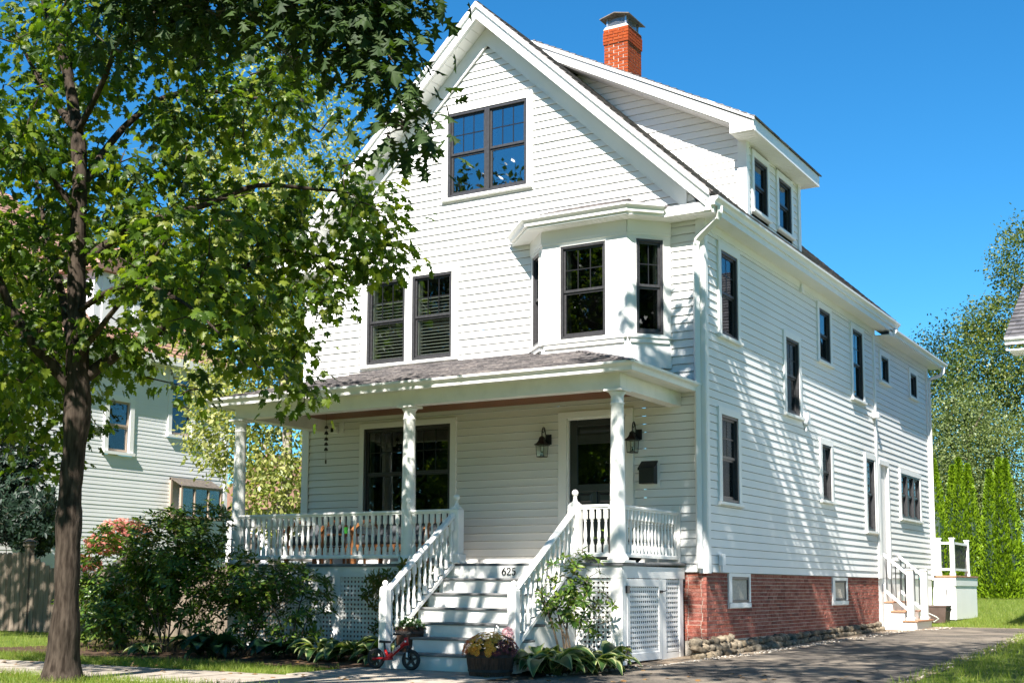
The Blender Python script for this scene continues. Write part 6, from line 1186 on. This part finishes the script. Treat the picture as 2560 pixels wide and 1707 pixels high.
# hostas
def hosta_leaf(w, mats):
    q_ = MB(); rows = [(0, 0, .012), (.10, .17, .014), (.22, .33, .03), (.33, .41, w*.72), (.48, .47, w), (.64, .47, w*.95), (.80, .42, w*.68), (.93, .34, w*.34), (1.03, .25, .004)]; n = len(rows)
    for y, z, ww in rows: q_.v += [(-ww, y, z+ww*.28), (-ww*.7, y, z+ww*.13), (0, y, z-.01), (ww*.7, y, z+ww*.13), (ww, y, z+ww*.28)]
    for i in range(n-1):
        for j in range(4): q_.f.append((i*5+j, i*5+j+1, (i+1)*5+j+1, (i+1)*5+j)); q_.mi.append(1 if j in (0, 3) else 0)
    return q_.mesh('hosta_leaf', mats, smooth=True)
HL = [hosta_leaf(.2, ['hosta_leaf', 'hosta_edge']), hosta_leaf(.24, ['hosta_leaf', 'hosta_edge'])]; HD = [hosta_leaf(.34, ['hosta_dark', 'hosta_dark']), hosta_leaf(.3, ['hosta_dark', 'hosta_dark'])]
def hosta(x, y, s, label, dark=False, n=26):
    z = gz(x, y)+.01; t_ = thing('hosta', label, 'plant', (x, y, z), None)
    for i in range(n):
        a = i*2.4+random.uniform(-.3, .3); k = (i+1)/n; sc = s*random.uniform(.85, 1.25)*(.7+.4*k); o = place('hosta_leaf', random.choice(HD if dark else HL), t_, (x+.04*math.cos(a)*k, y+.04*math.sin(a)*k, z), (random.uniform(.1, .55)*(1-k)+random.uniform(-.32, .12), random.uniform(-.3, .3), a), (sc, sc*random.uniform(.85, 1.1), sc*random.uniform(.75, 1.15)))
for i, (x, y, s, d, lb) in enumerate([(-.72, -3.35, .42, 0, 'variegated hosta tucked behind the wide barrel planter'), (-.42, -3.45, .44, 0, 'large variegated hosta right of the wide barrel planter'), (-.15, -3.05, .4, 0, 'variegated hosta between the slender rhododendron and the driveway'), (-.75, -3.0, .36, 0, 'variegated hosta under the right stair railing'), (-.25, -2.35, .34, 0, 'small hosta at the foot of the lattice gate'), (-.45, -2.8, .38, 0, 'variegated hosta at the foot of the slender rhododendron'),
        (-3.3, -2.75, .40, 0, 'variegated hosta left of the bottom newel post'), (-3.75, -2.8, .42, 0, 'variegated hosta under the climbing vine'), (-4.2, -2.9, .38, 0, 'variegated hosta at the edge of the dark hosta clump'), (-4.9, -3.0, .36, 1, 'dark broad-leaved hosta below the lattice'), (-5.75, -3.3, .44, 1, 'largest dark hosta in the mulch bed'), (-6.3, -2.95, .38, 1, 'dark hosta under the dark rhododendron'), (-3.0, -3.35, .2, 0, 'tiny hosta behind the balance bike wheel'), (-7.0, -3.3, .26, 0, 'small pale hosta alone in the mulch')]):
    hosta(x, y, s, lb, bool(d))
# mums
mum('orange_mums', 'dome of orange, gold and maroon mums in the wide barrel planter', -1.05, -3.85, .275, .315, .215, [('mum_rust', lambda v: v.x < -.35), ('mum_maroon', lambda v: v.x > .62), ('mum_gold', lambda v: True)], 260, .032, 600, 3)
mum('white_mums', 'round clump of white mums in the small barrel planter', -2.66, -3.13, .50, .215, .14, [('mum_white', lambda v: True)], 46, .014, 420, 5)
q = MB(); q.tube([(-1.2, -3.55, .25), (-1.195, -3.55, .46), (-1.18, -3.55, .53), (-1.155, -3.55, .555), (-1.125, -3.55, .53), (-1.11, -3.55, .46), (-1.105, -3.55, .25)], .006, 6); tag(q.build('wire_hoop', 'galv', None, (-1.15, -3.55, .25)), 'bent metal plant hoop standing behind the orange mums', 'plant hoop')
pk = thing('pink_hydrangea', 'single pink flower head behind the orange mums', 'flower', (-1.0, -3.56, .2))
q = MB(); q.tube([(-1.0, -3.56, .15), (-1.0, -3.56, .46)], .006, 5); q.build('stalk', 'stem_green', pk); v = rng.normal(size=(260, 3)); v /= np.linalg.norm(v, axis=1)[:, None]; leaves('flower_head', LT['simple'], np.array([-1.0, -3.56, .48])+v*.05, v+rng.normal(size=v.shape)*.5, rng.normal(size=v.shape)+v, np.full(260, .026), 'pink', pk)
P_ = np.array([-.86, -.75, 1.66])+rng.normal(size=(160, 3))*np.array([.14, .14, .05]); leaves('foliage', LT['oval'], P_, rng.normal(size=P_.shape)*.6+(P_-np.array([-.86, -.75, 1.6]))*4, np.array([0, 0, 1.])+rng.normal(size=P_.shape)*.4, rng.uniform(.06, .11, 160), 'rhodo_leaf', pt, 'stuff')
# garden trellis hoop behind the fence
q = MB()
for k in range(3): a = k*math.pi/3; q.tube([(-11.55+.32*math.cos(t)*math.cos(a), .9+.32*math.cos(t)*math.sin(a), 1.25+.42*max(0, math.sin(t)) if 0 <= t <= math.pi else 1.25) for t in [math.pi*i/14 for i in range(15)]], .008, 5); q.tube([(-11.55+.32*math.cos(a), .9+.32*math.sin(a), .1), (-11.55+.32*math.cos(a), .9+.32*math.sin(a), 1.25)], .008, 5); q.tube([(-11.55-.32*math.cos(a), .9-.32*math.sin(a), .1), (-11.55-.32*math.cos(a), .9-.32*math.sin(a), 1.25)], .008, 5)
tag(q.build('trellis', 'teal', None, (-11.55, .9, .1)), 'green arched wire trellis showing over the fence dip', 'trellis')
# ---------------------------------------------------------------- grass
def grass(nm, label, area, n, h, clump=1):
    pts = area(n); N = len(pts); z = np.array([gz(x, y) for x, y in pts])+.0; pos = np.column_stack([pts, z]); fwd = rng.normal(size=(N, 3))*.42+np.array([0, 0, 1.]); fwd[:, 2] = np.abs(fwd[:, 2]); nrm = rng.normal(size=(N, 3)); nrm[:, 2] *= .3
    o = leaves(nm, LT['blade'], pos, fwd, nrm, rng.uniform(.55, 1.3, N)*h, 'grass_blade', None); return tag(o, label, 'grass', kind='stuff')
def rect(x0, x1, y0, y1, keep=None):
    def f(n):
        p = np.column_stack([rng.uniform(x0, x1, n), rng.uniform(y0, y1, n)]); return p[[keep(a, b_) for a, b_ in p]] if keep else p
    return f
grass('verge_grass', 'bright grass along the street side of the sidewalk', rect(-9, -1.2, -8.6, -6.45), 26000, .085)
grass('front_grass', 'strip of lawn between the sidewalk and the mulch bed', rect(-13, -3.1, -5.02, -3.55, lambda x, y: y < -3.9+.15*math.sin(x*2) or x < -10), 30000, .07)
grass('side_grass', 'shaded grass beside the driveway', rect(2.4, 7.5, -8, 8, lambda x, y: x > drR(y)-.02+.03*math.sin(y*5)), 40000, .09)
grass('back_lawn', 'sunny lawn running back to the hedge', rect(-4.5, 3.2, 10.0, 30, lambda x, y: (y > 10.25) and (x > .55 or y > 16)), 60000, .085)
grass('yard_grass', 'grass around the foot of the fence and shrubs', rect(-14, -7.2, -3.2, 1.5), 9000, .08)
# fallen leaves
p = np.column_stack([rng.uniform(-9, 3, 420), rng.uniform(-8.3, -2.2, 420)]); p = p[[not (-2.95 < a < -.8 and b_ > -3.6) for a, b_ in p]]; z = np.array([gz(a, b_) for a, b_ in p])+.024
o = leaves('fallen_leaves', LT['maple'], np.column_stack([p, z]), np.column_stack([rng.normal(size=(len(p), 2)), rng.normal(size=len(p))*.1]), np.array([0, 0, 1.])+rng.normal(size=(len(p), 3))*.2, rng.uniform(.04, .08, len(p)), 'dry_leaf', None); tag(o, 'brown fallen leaves scattered on the walk and bed', 'leaves', kind='stuff')
